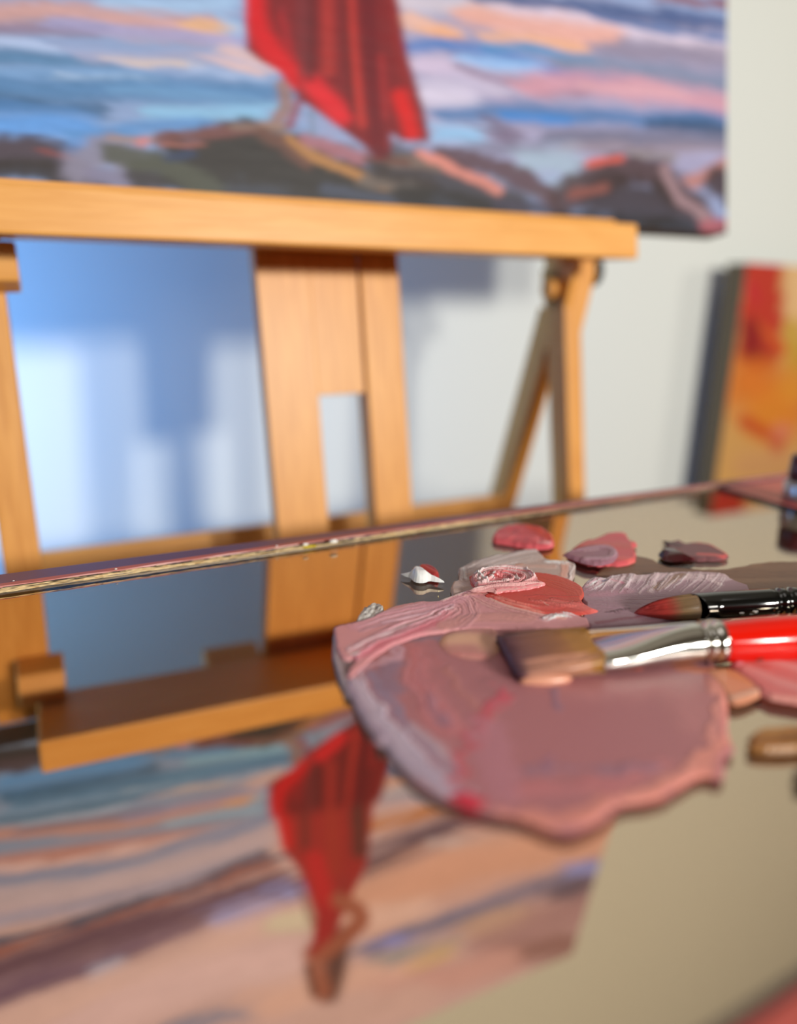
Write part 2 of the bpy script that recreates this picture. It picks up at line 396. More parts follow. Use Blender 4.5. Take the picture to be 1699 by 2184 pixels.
def knob(name, c, axis, r, l, m, label):
    pr = [(0, r * .35), (l * .3, r * .35), (l * .3, r * .8), (l * .5, r), (l * .85, r), (l, r * .7)]
    rs = []
    for x, q in pr:
        ring = []
        for i in range(20):
            a = 2 * math.pi * i / 20; p = [q * math.cos(a), q * math.sin(a)]; p.insert(axis, x if axis != 0 else x); ring.append((c[0] + p[0], c[1] + p[1], c[2] + p[2]))
        rs.append(ring)
    o = mesh_obj(name, *rings(rs), m, ez, True); o['label'] = label
knob('wooden_knob', (2.235, 0.66, -0.08), 0, 0.075, -0.10, M_ex, 'round orange wooden knob on the right post')
knob('clamp_knob', (2.50, 0.70, 0.06), 0, 0.11, 0.14, M_blackplastic, 'black knob behind the right end of the ledge')

# ------------------------------------------------------------------ the painting on the easel
CL, CR, CB, CT, CYF = -2.73, 3.652, 0.305, 4.803, 0.39
def sky(pts, w, c, soft=1.0, op=0.85, br=0.4): return (pts, w * (1.15 if w < 100 else 1), c, 1.7 * soft, op, br)
direct = [
 sky([(-300, 60), (0, 30), (150, 25), (300, 48), (470, 62)], 46, '#d9a193'), sky([(400, 46), (480, 68)], 20, '#e8b483'),
 sky([(200, -2), (360, 12), (520, 10)], 24, '#a8c8ea'), sky([(470, 42), (522, 78)], 26, '#9cc6ee'),
 sky([(-200, 60), (0, 68), (200, 62)], 24, '#8f7c95'), sky([(100, 50), (350, 68), (530, 92)], 22, '#a9a5cf'),
 sky([(-200, 90), (0, 92), (110, 98)], 22, '#b5c6e8'), sky([(-200, 115), (0, 122), (220, 138)], 30, '#4f7fa8'),
 sky([(150, 115), (350, 128), (470, 118)], 30, '#a7a9c8'), sky([(250, 124), (420, 146)], 14, '#d7c3bb'), sky([(450, 108), (590, 152)], 22, '#e3bfbb'),
 sky([(-200, 155), (0, 155), (300, 168)], 24, '#7fa9d8'), sky([(130, 160), (290, 176)], 10, '#b9cfec'), sky([(400, 150), (600, 175)], 20, '#a9bce0'),
 sky([(-200, 190), (0, 190), (300, 192), (590, 200)], 46, '#4c80b0'), sky([(-200, 215), (0, 222), (200, 238)], 30, '#3a6288'), sky([(250, 195), (550, 215)], 14, '#6f9ecb'),
 sky([(300, 242), (450, 238), (590, 238)], 20, '#8ec4e6'), sky([(-200, 255), (0, 262), (180, 275), (160, 330)], 56, '#5d9fe8'), sky([(150, 292), (300, 268), (420, 258)], 22, '#5c92cc'),
 # right of the figure
 sky([(850, 160), (1200, 220), (1600, 260)], 330, '#a59fbd', .6, 1),
 sky([(870, 8), (1100, 14)], 40, '#d5c8d0'), sky([(1120, 20), (1350, 60), (1600, 100)], 60, '#ead6e6'), sky([(1050, -6), (1250, 12), (1600, 66)], 26, '#14457f'), sky([(1400, -4), (1600, 20)], 16, '#8a4a4a'),
 sky([(1250, 30), (1600, 92)], 12, '#2a63a0'), sky([(860, 40), (980, 78)], 26, '#f0b99c'), sky([(930, 66), (980, 80)], 15, '#e9a97f'),
 sky([(1000, 30), (1150, 62), (1270, 76)], 42, '#eaa893'), sky([(1050, 78), (1250, 98)], 18, '#f3b489'), sky([(1290, 98), (1600, 132)], 34, '#8d8298'),
 sky([(870, 96), (1000, 100), (1150, 150), (1300, 170)], 24, '#3f79c0'), sky([(1030, 100), (1250, 122)], 16, '#5791c4'), sky([(990, 124), (1160, 152)], 20, '#9cc6f4'),
 sky([(1200, 130), (1400, 150), (1600, 185)], 32, '#7685a0'), sky([(880, 128), (1100, 182)], 36, '#d9c6df'), sky([(890, 196), (1010, 212)], 44, '#dcd2e6'),
 sky([(990, 150), (1150, 190), (1260, 204)], 22, '#8c7a94'), sky([(1130, 182), (1300, 172), (1600, 240)], 44, '#d79aa8'), sky([(1260, 180), (1450, 205)], 16, '#e0aab4'),
 sky([(940, 240), (1100, 236), (1200, 252), (1600, 262)], 30, '#4577ad'), sky([(1080, 246), (1240, 262)], 16, '#3f86d0'), sky([(1380, 266), (1600, 280)], 22, '#24476c'),
 sky([(1150, 292), (1300, 300), (1600, 292)], 30, '#6a6b83'), sky([(1200, 315), (1600, 318)], 18, '#948694'), sky([(920, 284), (1010, 290)], 40, '#92c6ee'),
 sky([(1020, 258), (1090, 302)], 26, '#6b5a72'), sky([(1000, 320), (1150, 320)], 24, '#7d7c94'), sky([(1110, 345), (1230, 345), (1200, 400)], 50, '#a9bfd2'),
]
def rk(pts, w, c, soft=.45, op=.92, br=.25): return (pts, w * 1.08, c, soft * 1.9, op, br)
rocks = [
 rk([(-300, 330), (0, 330), (80, 330), (150, 355), (190, 400)], 70, '#4a3535'), rk([(-200, 370), (30, 355), (150, 378)], 44, '#37302f'), rk([(90, 322), (170, 346)], 9, '#8a4a4a'),
 rk([(175, 360), (235, 305), (310, 400)], 66, '#8f8a9f'), rk([(200, 375), (330, 395)], 30, '#85809a'),
 rk([(400, 345), (560, 320), (660, 370), (860, 425)], 118, '#3b3735', .3, 1), rk([(300, 370), (500, 400), (700, 420)], 60, '#3a3634'),
 rk([(232, 292), (330, 300)], 14, '#a08a88'), rk([(304, 302)], 24, '#d78a8d'), rk([(235, 326), (330, 346), (450, 404)], 42, '#55574c'),
 rk([(340, 296), (450, 280), (560, 276)], 26, '#7a4f4c'), rk([(350, 312), (430, 308)], 9, '#a5655a'), rk([(358, 342), (405, 328)], 18, '#3a4560'),
 rk([(500, 270), (600, 284)], 14, '#8b7468'), rk([(560, 284), (650, 345)], 30, '#6f4c42'), rk([(650, 300), (770, 338)], 24, '#a9707a'), rk([(612, 300), (680, 340), (830, 396)], 20, '#bb8550'),
 rk([(700, 405), (880, 435)], 24, '#4b5060'), rk([(780, 382), (900, 402)], 26, '#6a625e'),
 rk([(830, 345), (900, 360), (1000, 410), (1100, 440)], 70, '#403634'), rk([(860, 420), (1060, 445)], 46, '#302c2b'), rk([(840, 340), (940, 362)], 22, '#7f6b62'),
 rk([(940, 335), (1060, 352), (1170, 415)], 38, '#5d4045'), rk([(895, 330), (960, 362), (1065, 404)], 17, '#dc8c7e'), rk([(1060, 432), (1210, 452)], 22, '#45404f'),
 rk([(1200, 425), (1270, 380), (1340, 355), (1420, 372), (1480, 450)], 62, '#4a2f2d'), rk([(1290, 420), (1400, 440)], 90, '#33211f'), rk([(1255, 352), (1325, 340)], 15, '#d65a4a'),
 rk([(1220, 412), (1290, 400)], 18, '#8a5048'), rk([(1200, 476), (1600, 500)], 44, '#1e1717'), rk([(1415, 360), (1450, 420), (1510, 478)], 22, '#a08085'),
 rk([(1480, 384), (1600, 330)], 28, '#b77c74'), rk([(1525, 380), (1590, 440)], 50, '#3a2526'), rk([(1500, 486), (1600, 470)], 28, '#a85a64'), rk([(1340, 327), (1440, 338)], 11, '#8f8588'),
]
dress = [(518, -40), (520, 20), (522, 106), (550, 130), (590, 152), (640, 215), (700, 258), (770, 310), (802, 342), (836, 334), (836, 286), (852, 300), (920, 303), (905, 230), (870, 115), (850, 0), (838, -60), (600, -160)]
def dr(pts, w, c, soft=.8, op=.9, br=.3): return (pts, w, c, soft * 1.5, op, br)
folds = [
 dr([(535, -60), (540, 40), (565, 95), (628, 165)], 52, '#dc101c'), dr([(640, -40), (648, 80), (650, 190)], 30, '#7a2a30'), dr([(604, 20), (615, 90)], 16, '#94262e'), dr([(695, -40), (700, 150)], 26, '#b3302c'),
 dr([(668, 180), (725, 245)], 44, '#e6202c'), dr([(745, -30), (760, 200), (770, 265)], 18, '#c8352e'), dr([(722, 0), (728, 180)], 10, '#7c2026'),
 dr([(780, -40), (792, 150), (802, 300)], 38, '#6b0f1c'), dr([(835, -40), (850, 120), (895, 290)], 20, '#8f1f22'), dr([(852, 205), (876, 285)], 30, '#dc1414'), dr([(815, 120), (825, 250)], 12, '#a8262a'),
 dr([(690, 262), (780, 322)], 12, '#5a1a22'), dr([(800, 320), (830, 330)], 22, '#641a24'), dr([(662, -20), (664, 170)], 12, '#5e1a20'), dr([(737, -20), (745, 240)], 12, '#5a141a'), dr([(866, 60), (905, 260)], 14, '#6c1a1e'), dr([(600, 30), (625, 130)], 10, '#b01822')]
feet = [rk([(602, 182), (614, 222), (590, 258)], 26, '#9a7468'), rk([(556, 263), (604, 268)], 11, '#a08274'), rk([(642, 205), (618, 268)], 14, '#93323a'),
 rk([(661, 236), (668, 290)], 5, '#6b7a80'), rk([(780, 338), (870, 346)], 12, '#6a4038')]
refl = [
 sky([(-200, 1900), (560, 1750), (1300, 1600)], 700, '#c79a8a', .2, 1),
 sky([(-100, 1830), (100, 1815), (350, 1768), (580, 1715)], 24, '#b5735e'), sky([(-100, 1890), (250, 1848), (580, 1745)], 32, '#7c7d8c'),
 sky([(-100, 1930), (300, 1868), (580, 1790)], 42, '#bb9c95'), sky([(-100, 1975), (300, 1903), (580, 1815)], 24, '#a08c90'),
 sky([(-100, 2025), (0, 2003), (200, 1950), (400, 1890), (600, 1815)], 18, '#4f4a55', .7), sky([(-100, 2045), (0, 2030), (250, 1950), (500, 1862), (600, 1835)], 16, '#a05c46', .7),
 sky([(-100, 2090), (0, 2062), (200, 2000), (400, 1940), (620, 1880)], 52, '#5f3c44'), sky([(-100, 2150), (0, 2112), (250, 2040), (420, 1985)], 46, '#6d4b58'),
 sky([(195, 2075), (245, 2056)], 26, '#b3a4b0'), sky([(460, 1960), (560, 1925)], 30, '#9e8fb0'), sky([(600, 1905), (650, 1885)], 26, '#8f86a8'),
 sky([(-100, 2230), (0, 2180), (200, 2115), (500, 1985), (640, 1945)], 58, '#dca893'), sky([(100, 2230), (350, 2100), (620, 2040)], 80, '#e0aa9b'), sky([(590, 1965), (670, 1955)], 40, '#d0b592'),
 sky([(380, 2190), (500, 2160)], 20, '#8d7f86'), sky([(560, 2140), (850, 2060)], 60, '#d9a288'),
 sky([(770, 1765), (860, 1745), (970, 1705), (1100, 1660)], 16, '#b8703f'), sky([(770, 1850), (860, 1800), (970, 1745)], 56, '#5a4046'), sky([(930, 1800), (1060, 1790)], 22, '#b9a39a'),
 sky([(780, 1930), (900, 1870), (1100, 1815), (1320, 1770)], 92, '#cf9070'), sky([(780, 1960), (900, 1930)], 40, '#dba68c'),
 sky([(1050, 2000), (1250, 1930)], 90, '#a5756a'), sky([(1000, 1970), (1100, 1930)], 50, '#bd8f72'),
 sky([(780, 2022), (950, 1962), (1150, 1885), (1270, 1846)], 34, '#776975'), sky([(1220, 1852), (1280, 1848)], 26, '#8e86ac'), sky([(1190, 1905), (1260, 1880)], 32, '#5a464c'), sky([(820, 2016), (870, 2000)], 16, '#8a80a8'),
 sky([(1080, 2040), (1240, 2010)], 44, '#8e5f52'), sky([(820, 2050), (960, 2005)], 20, '#9a8a80'), sky([(880, 2072), (960, 2022)], 26, '#c99a66'), sky([(820, 2120), (1080, 2045)], 50, '#c98f7c'), sky([(640, 2184), (900, 2130)], 60, '#cc9c88'),
]
rdress = [(575, 1640), (577, 1700), (600, 1808), (635, 1852), (650, 1892), (668, 1950), (664, 2005), (650, 2022), (668, 2040), (700, 2030), (716, 1995), (740, 1930), (765, 1880), (785, 1840), (800, 1700), (830, 1560), (640, 1560)]
rfolds = [dr([(592, 1660), (606, 1795)], 32, '#c81212'), dr([(648, 1640), (650, 1800)], 18, '#6a241c'), dr([(705, 1640), (712, 1850)], 30, '#9a2a1c'), dr([(762, 1640), (765, 1810)], 34, '#55281f'),
 dr([(672, 1830), (695, 1925)], 40, '#b81c1c'), dr([(690, 1935), (688, 2020)], 26, '#a01c1c'), dr([(735, 1870), (720, 1930)], 20, '#8c2620')]
rbody = [rk([(722, 1915), (782, 1948), (742, 1990), (690, 2032)], 30, '#9a5036'), rk([(722, 2000), (715, 2060), (700, 2110)], 48, '#4a2018'), rk([(668, 2035), (678, 2080), (688, 2110)], 38, '#9b5238'),
 rk([(656, 2060), (668, 2118)], 14, '#5a2c1e'), rk([(630, 1876), (652, 1925), (664, 1965)], 8, '#7e4a3c')]
GAIN = np.array([0.86, 0.88, 0.94])
def conv_m(c): return np.clip(lin(c) / TINT * 0.93, 0, 0.95)
def build_painting():
    nx, nz = 400, 282
    xs = np.linspace(CL, CR, nx); zs = np.linspace(CB, CT, nz)
    X, Z = np.meshgrid(xs, zs); x, z = X.ravel(), Z.ravel()
    L = np.stack([x, np.full_like(x, CYF), z], 1); Wd = L @ ER.T + EO
    u, v = pix(Wd); mu, mv = pix(Wd * np.array([1, 1, -1]))
    wu = 26 * (n2(x * 2.5 + 70, z * 9 + 70) - .5) + 90 * (n2(x * 1.2 + 20, z * 26 + x * 3 + 90) - .5) + 60 * (n2(x * 2 + 50, z * 55 + x * 7 + 60) - .5); ru = 14 * (n2(x * 5 + 20, z * 14 + 9) - .5) + 12 * (n2(x * 12 + 2, z * 30 + 9) - .5); rv = 12 * (n2(x * 6 + 33, z * 9 + 19) - .5); wv = 14 * (n2(x * 3.2 + 30, z * 8 + 20) - .5) + 6 * (n2(x * 9 + 30, z * 30 + 20) - .5)
    cd = np.tile(lin('#8fa6cf'), (len(x), 1)); cm = np.tile(conv_m('#c79a8a'), (len(x), 1))
    apply_strokes(u + wu, v + wv, cd, direct, vs_=1, freq=0.3); apply_strokes(u + ru, v + rv, cd, rocks, freq=.12, wig=.5)
    d, ins, _, _ = poly_sd(u, v, dress); a = np.where(ins, np.clip(d / 4, 0, 1), 0)[:, None]
    apply_strokes(u, v, cd, feet, freq=.2)
    dc = np.tile(lin('#7e1a20'), (len(x), 1)); apply_strokes(u + 9 * (n2(x * 5 + 4, z * 2.2 + 8) - .5), v, dc, folds, freq=.15); cd = cd * (1 - a) + dc * a
    apply_strokes(mu + wu * .8, mv - wv * .7, cm, [(q[0], q[1], q[2], q[3] * .75, .96, q[5]) for q in refl], conv=conv_m, freq=.3)
    apply_strokes(mu, mv, cm, rbody, conv=conv_m)
    d, ins, _, _ = poly_sd(mu, mv, rdress); a = np.where(ins, np.clip(d / 4, 0, 1), 0)[:, None]
    dc = np.tile(conv_m('#96221c'), (len(x), 1)); apply_strokes(mu, mv, dc, rfolds, conv=conv_m, freq=.15); cm = cm * (1 - a) + dc * a
    apply_strokes(mu, mv, cm, rbody[:1] + rbody[4:], conv=conv_m)
    w = np.clip((v + 60) / 50, 0, 1)[:, None]
    col = cd * w + cm * (1 - w)
    def blur(a, n, ax):
        k = np.exp(-np.linspace(-2, 2, 2 * n + 1) ** 2); k /= k.sum(); p = [(0, 0)] * 3; p[ax] = (n, n); a = np.pad(a, p, mode='edge')
        return sum(kk * np.take(a, range(i, a.shape[ax] - 2 * n + i), axis=ax) for i, kk in enumerate(k))
    img = col.reshape(nz, nx, 3); img = blur(blur(img, 3, 1), 1, 0); img = img * (0.93 + 0.14 * n2(x * 3 + 10, z * 60 + x * 6 + 7).reshape(nz, nx, 1))
    col = np.clip(img.reshape(-1, 3) * GAIN, 0, 0.95)
    y = CYF - 0.0012 * n2(x * 6 + 90, z * 40 + 90)
    I = np.arange(nx * nz).reshape(nz, nx)
    q = np.stack([I[:-1, :-1].ravel(), I[:-1, 1:].ravel(), I[1:, 1:].ravel(), I[1:, :-1].ravel()], 1)
    o0 = np.array([(CL + CR) / 2, CYF, CB])
    t = thing('painting', 'painting of a figure in a red dress on dark rocks, standing on the easel', 'painting', EO + ER @ o0, ER)
    mesh_obj('painted_front', np.stack([x, y, z], 1) - o0, q, M_canvas, t, True, col)
    v_, f_ = box(CL, CR, CYF + 0.002, 0.574, CB, CT)
    mesh_obj('stretched_canvas', [(p[0] - o0[0], p[1] - o0[1], p[2] - o0[2]) for p in v_], f_, M_raw, t)
build_painting()

# ------------------------------------------------------------------ flower painting leaning by the back wall
def build_flower():
    x0, x1, yf, yb, z0, z1 = 7.72, 11.3, 6.45, 6.74, TZ, 1.57
    t = thing('painting', 'thick canvas of a red and yellow flower standing against the back wall', 'painting', ((x0 + x1) / 2, yb, z0))
    o0 = np.array([(x0 + x1) / 2, yb, z0])
    nx, nz = 90, 90
    X, Z = np.meshgrid(np.linspace(x0, x1, nx), np.linspace(z0, z1, nz)); x, z = X.ravel(), Z.ravel()
    u, v = pix(np.stack([x, np.full_like(x, yf), z], 1)); c = np.tile(lin('#d3a868'), (len(x), 1))
    st = [rk([(1700, 560), (1700, 700)], 60, '#e8c79a', .6), rk([(1690, 700), (1700, 780)], 40, '#c9a83a', .8), rk([(1622, 560), (1618, 740)], 88, '#c01010', .3), rk([(1600, 610), (1612, 640)], 14, '#cc2038', 1), rk([(1600, 735), (1625, 760)], 40, '#a01018', .8), rk([(1614, 690), (1668, 742)], 14, '#d8641c', .9),
          rk([(1600, 820), (1660, 860)], 120, '#dd7a1a', .8), rk([(1640, 890)], 90, '#e0902a', .8), rk([(1590, 900), (1660, 940)], 26, '#c8501c', 1), rk([(1665, 920)], 36, '#d9836a', .7), rk([(1655, 960)], 24, '#c0282a', .6), rk([(1690, 830)], 60, '#e09a30', .8), rk([(1590, 990), (1700, 985)], 50, '#cfa070', .8), rk([(1600, 700), (1600, 745)], 40, '#8e0c12', .8)]
    apply_strokes(u, v, c, st, freq=.1, wig=.4); c = c * np.array([.86, .74, .6])
    I = np.arange(nx * nz).reshape(nz, nx)
    q = np.stack([I[:-1, :-1].ravel(), I[:-1, 1:].ravel(), I[1:, 1:].ravel(), I[1:, :-1].ravel()], 1)
    mesh_obj('painted_front', np.stack([x, np.full_like(x, yf), z], 1) - o0, q, M_bcanvas, t, True, c)
    v_, f_ = box(x0, x1, yf + .003, yb, z0, z1)
    mesh_obj('stretched_canvas', [(p[0] - o0[0], p[1] - o0[1], p[2] - o0[2]) for p in v_], f_, M_raw, t)
build_flower()

# ------------------------------------------------------------------ paint box with the bronze mirror palette
GZ = -0.0095
A = (-1.6, 2.67); FC = (3.543, 2.936); GC = (3.515, 0.655); NC = (-1.6, 0.395)
pb = thing('paint_box', 'salmon painted wooden box with a dusky mauve rim carrying the mirror palette', 'box', (1.5, 1.5, TZ))
po = (1.5, 1.5, TZ)
bt = GZ - 0.05
bev(mesh_obj('box_body', *loc(prism([(-1.9, 2.78), (5.2, 3.035), (5.2, 0.2), (-1.9, -0.1)], 2, TZ, bt), po), M_salmon, pb), 0.01)
# frame boards around the glass: right and near
bev(mesh_obj('frame_board', *loc(prism([(3.56, 2.93), (5.2, 3.0), (5.2, 0.2), (3.53, 0.2)], 2, bt, 0.004), po), M_salmon, pb), 0.006)
bev(mesh_obj('frame_board', *loc(prism([(-1.9, -0.1), (3.528, 0.2), (3.528, 0.64), (-1.9, 0.37)], 2, bt, 0.004), po), M_salmon, pb), 0.006)
# far rim, a little raised: mauve top, rose chamfer, torn cream edge
rim = []
def rimy(x): return A[1] + (FC[1] - A[1]) * (x - A[0]) / (FC[0] - A[0])
def outy(x): return 2.8686 + (x + 0.203) * 0.0308
H1 = 0.019
xs = np.linspace(-1.9, 5.2, 300)
def strip(prof, mat, name, label=None, colf=None, jit=0.0):
    V = []; C = []
    for i, x in enumerate(xs2):
        for k, (f, dz) in enumerate(prof(x, i)): V.append((x - po[0], f - po[1], dz - po[2]))
    n = len(prof(0, 0)); Fc = [(i * n + k, (i + 1) * n + k, (i + 1) * n + k + 1, i * n + k + 1) for i in range(len(xs2) - 1) for k in range(n - 1)]
    o = mesh_obj(name, V, Fc, mat, pb, False, None if colf is None else colf(V)); 
    if label: o['label'] = label
    return o
xs2 = xs
strip(lambda x, i: [(outy(x), bt), (outy(x), H1), (rimy(x) + 0.028, H1)], M_mauve, 'rim_top', 'dusky mauve rim along the far edge')
strip(lambda x, i: [(rimy(x) + 0.028, H1), (rimy(x) + 0.008, H1 - 0.003 + 0.001 * math.sin(x * 23)), (rimy(x) + 0.006, 0.011)], M_rose, 'rim_edge', 'rose pink painted edge of the rim')
xs2 = np.linspace(-1.9, 3.55, 1400); NP = 9
def torn_prof(x, i):
    out = []
    for k in range(NP):
        t = k / (NP - 1)
        nz = float(n2(np.array([x * 14 + 60.0]), np.array([k * 2.3 + 9.0]))[0]); n3 = float(n2(np.array([x * 60 + 60.0]), np.array([k * 1.7 + 30.0]))[0])
        out.append((rimy(x) + 0.006 - 0.020 * t - 0.007 * (nz + n3 - 1), 0.0125 * (1 - t) + (0.002 * (nz - .5) + 0.0015 * (n3 - .5)) * (1 if k < NP - 1 else 0)))
    return out
def torn_col(V):
    x = np.array([p[0] for p in V]) + po[0]; k = np.tile(np.arange(NP), len(V) // NP)
    a = n2(x * 7 + 50, k * 1.1 + 20); b = n2(x * 38 + 90, k * 1.9 + 60)
    c = np.tile(lin('#dcc091'), (len(V), 1))
    dark = np.clip(((1 - k / 8.0) * 1.15 + (a - .5) * 1.3 + (b - .5) * 0.9 - 0.62) * 4, 0, 1)[:, None]
    c = c * (1 - dark) + lin('#40342a') * dark
    br = np.clip((x - 1.6) / 1.2, 0, .75)[:, None]; c = c * (1 - br) + lin('#6e4a40') * br
    sl = np.clip((n2(x * 5 + 10, k * .5 + 80) - .72) * 8, 0, 1)[:, None]; c = c * (1 - sl) + lin('#5a5c70') * sl
    ye = ((x > 0.93) & (x < 0.99) & (k > 3))[:, None]; c = np.where(ye, lin('#c9b020'), c)
    return c
strip(torn_prof, M_edge, 'torn_edge', 'torn cream and black splintered edge of the rim', torn_col)
for (u, v, r) in ((651, 1162, .010), (711, 1156, .015), (590, 1165, .004), (247, 1214, .004), (29, 1239, .003)):
    p = g(u, v, H1); rs = []
    for k in range(5):
        a = math.pi / 2 * k / 4; rs.append([(p[0] - po[0] + r * 1.3 * math.cos(a) * math.cos(b), p[1] - po[1] + r * math.cos(a) * math.sin(b), H1 - po[2] + r * .8 * math.sin(a) + 0.0002) for b in np.linspace(0, 2 * math.pi, 13)[:-1]])
    o = mesh_obj('paint_speck', *rings(rs), M_white, pb, True)
# mirror palette
mp = thing('mirror_palette', 'bronze tinted mirror palette reflecting the easel, smeared with pink paints', 'palette', (1.5, 1.5, GZ)); mo = (1.5, 1.5, GZ)
quad = [A, FC, GC, NC]
mesh_obj('silvered_back', *loc(prism([(p[0], p[1]) for p in quad[::-1]], 2, GZ - 0.049, GZ), mo), M_mirror, mp)
mesh_obj('clear_glass', [(p[0] - mo[0], p[1] - mo[1], -mo[2]) for p in quad], [(0, 3, 2, 1)], M_clear, mp)
M_gedge = simple('glass_edge', '#4a4540', 0.3)
def wallstrip(pts, z0, z1):
    V = []; Fc = []
    for p in pts: V += [(p[0] - mo[0], p[1] - mo[1], z0 - mo[2]), (p[0] - mo[0], p[1] - mo[1], z1 - mo[2])]
    for i in range(len(pts) - 1): Fc.append((2 * i, 2 * i + 2, 2 * i + 3, 2 * i + 1))
    return V, Fc
mesh_obj('ground_edge', *wallstrip([A, FC, GC, NC], GZ, 0.0), M_gedge, mp)
# dark bead added for the gap and shadow at right and near edges
def bead(name, pts, r, mat):
    V = []; Fc = []; n = 6
    pts = [np.array(p, float) for p in pts]
    for i, p in enumerate(pts):
        t = pts[min(i + 1, len(pts) - 1)] - pts[max(i - 1, 0)]; t /= np.linalg.norm(t); s = np.array([-t[1], t[0], 0]); rr = r * (0.8 + 0.5 * n1(np.array([i * .7 + 33.0]))[0])
        for k in range(n):
            a = 2 * math.pi * k / n; V.append(tuple(p + s * rr * math.cos(a) + np.array([0, 0, rr * .6 * math.sin(a)]) - np.array(mo)))
    for i in range(len(pts) - 1):
        for k in range(n): Fc.append((i * n + k, i * n + (k + 1) % n, (i + 1) * n + (k + 1) % n, (i + 1) * n + k))
    return mesh_obj(name, V, Fc, mat, mp, True)
M_bead = simple('dark_gap_shade', '#3a2c2c', 0.5)
lerp = lambda a, b, n: [(a[0] + (b[0] - a[0]) * i / n, a[1] + (b[1] - a[1]) * i / n, 0.002) for i in range(n + 1)]
bead('edge_gap_shade', lerp(FC, GC, 60), 0.012, M_bead); bead('edge_gap_shade', lerp(GC, NC, 60), 0.007, M_bead)

def hairs(pts, width, n, cols, w=(1.2, 3.2), op=.65, rh=.003, span=(.25, .8)):
    P = np.array(smooth(list(pts), 2) if len(pts) > 2 else pts, float); L = np.concatenate([[0], np.cumsum(np.hypot(*np.diff(P, axis=0).T))]); out = []
    for k in range(n):
        o = random.uniform(-.5, .5) * width; ln = random.uniform(*span); a = random.uniform(-.05, 1.02 - ln); q = []
        for j in range(7):
            t = min(1, max(0, a + ln * j / 6)) * L[-1]; x = np.interp(t, L, P[:, 0]); y = np.interp(t, L, P[:, 1])
            x2 = np.interp(min(t + 3, L[-1]), L, P[:, 0]); y2 = np.interp(min(t + 3, L[-1]), L, P[:, 1]); x1 = np.interp(max(t - 3, 0), L, P[:, 0]); y1 = np.interp(max(t - 3, 0), L, P[:, 1])
            h = math.hypot(x2 - x1, y2 - y1) + 1e-9; q.append((x - (y2 - y1) / h * o, y + (x2 - x1) / h * o * .8))
        out.append((q, random.uniform(*w), random.choice(cols), .8, op * random.uniform(.6, 1), .3, rh * random.uniform(.4, 1)))
    return out
# ------------------------------------------------------------------ paints on the palette
R_ = lambda pts, w, c, soft=.5, op=.9, br=.4, rh=.005: (pts, w, c, soft * 1.3, op, br, rh * .35)
paint('brown_glaze_smear', 'thin transparent brown smear behind the black brush', 'paint', [(1270, 1228), (1290, 1205), (1345, 1182), (1385, 1192), (1405, 1206), (1480, 1216), (1560, 1214), (1620, 1200), (1700, 1197), (1790, 1200), (1790, 1262), (1560, 1262), (1450, 1248), (1330, 1238)], '#76553f',
      [R_([(1300, 1215), (1400, 1215), (1560, 1228), (1790, 1225)], 40, '#6d4c38', .5, .8, .5, .002), R_([(1450, 1222), (1620, 1208)], 9, '#8d6c52', .6, .7), R_([(1560, 1240), (1790, 1240)], 20, '#805f48')], 3, .003, jag=2.5)
paint('rose_paint_dab', 'rose red paint dab farthest back, in front of the mirrored right post', 'paint', [(1048, 1152), (1058, 1132), (1085, 1122), (1125, 1120), (1160, 1130), (1182, 1150), (1180, 1172), (1130, 1174), (1085, 1164), (1052, 1160)], '#c4525a',
      [R_([(1055, 1152), (1110, 1150), (1170, 1166)], 20, '#cf6068'), R_([(1130, 1128), (1178, 1158)], 22, '#c8402c', .8, .8), R_([(1150, 1165), (1172, 1166)], 8, '#e8a0a0')], 3, .016, lump=.006)
t = paint_thing('mauve_and_red_dab', 'ragged coral red dab with a mauve curl, right of the farthest rose dab', 'paint', 1280, 1190)
paint('red_smear', None, None, [(1205, 1190), (1222, 1172), (1245, 1157), (1268, 1154), (1285, 1148), (1300, 1140), (1332, 1140), (1340, 1156), (1360, 1163), (1348, 1172), (1356, 1182), (1354, 1208), (1300, 1212), (1240, 1206)], '#c4545a',
      [R_([(1300, 1146), (1330, 1150)], 18, '#d25560'), R_([(1240, 1170), (1340, 1175)], 26, '#bf5c58'), R_([(1320, 1200), (1352, 1204)], 20, '#cc5f5c')], 2.4, .02, jag=2, parent=t)
paint('mauve_curl', 'mauve brushed curl', None, [(1197, 1194), (1225, 1182), (1262, 1172), (1300, 1174), (1318, 1186), (1316, 1204), (1290, 1216), (1258, 1216), (1222, 1204)], '#8f6472',
      [R_([(1205, 1192), (1240, 1184), (1290, 1178), (1312, 1190), (1296, 1206), (1250, 1208)], 14, '#a98492', .4, .9, .9, .012), R_([(1245, 1190), (1275, 1186)], 5, '#c0a0a6')], 1.8, .012, z0=.018, parent=t, freq=.8)
t = paint_thing('crimson_dab', 'dark crimson glossy bead with a brownish red tail', 'paint', 1450, 1185)
paint('tail_smear', None, None, [(1411, 1154), (1430, 1160), (1449, 1153), (1456, 1162), (1480, 1160), (1512, 1162), (1540, 1178), (1557, 1190), (1540, 1198), (1470, 1199), (1430, 1184)], '#73484c',
      [R_([(1470, 1162), (1515, 1166), (1552, 1190)], 7, '#c9504f'), R_([(1490, 1190), (1545, 1193)], 12, '#c05a58'), R_([(1416, 1162), (1445, 1170)], 14, '#4c3436')], 1.8, .014, jag=1.5, parent=t)
paint('glossy_bead', 'thick dark crimson bead', None, [(1402, 1188), (1408, 1178), (1425, 1174), (1445, 1178), (1466, 1192), (1488, 1197), (1440, 1203), (1415, 1201)], '#3c0610', [R_([(1440, 1185), (1480, 1196)], 12, '#6e0f1c', .8)], 1.3, .026, z0=.008, edge=12, jag=.1, mat=M_shiny, gain=1, parent=t)
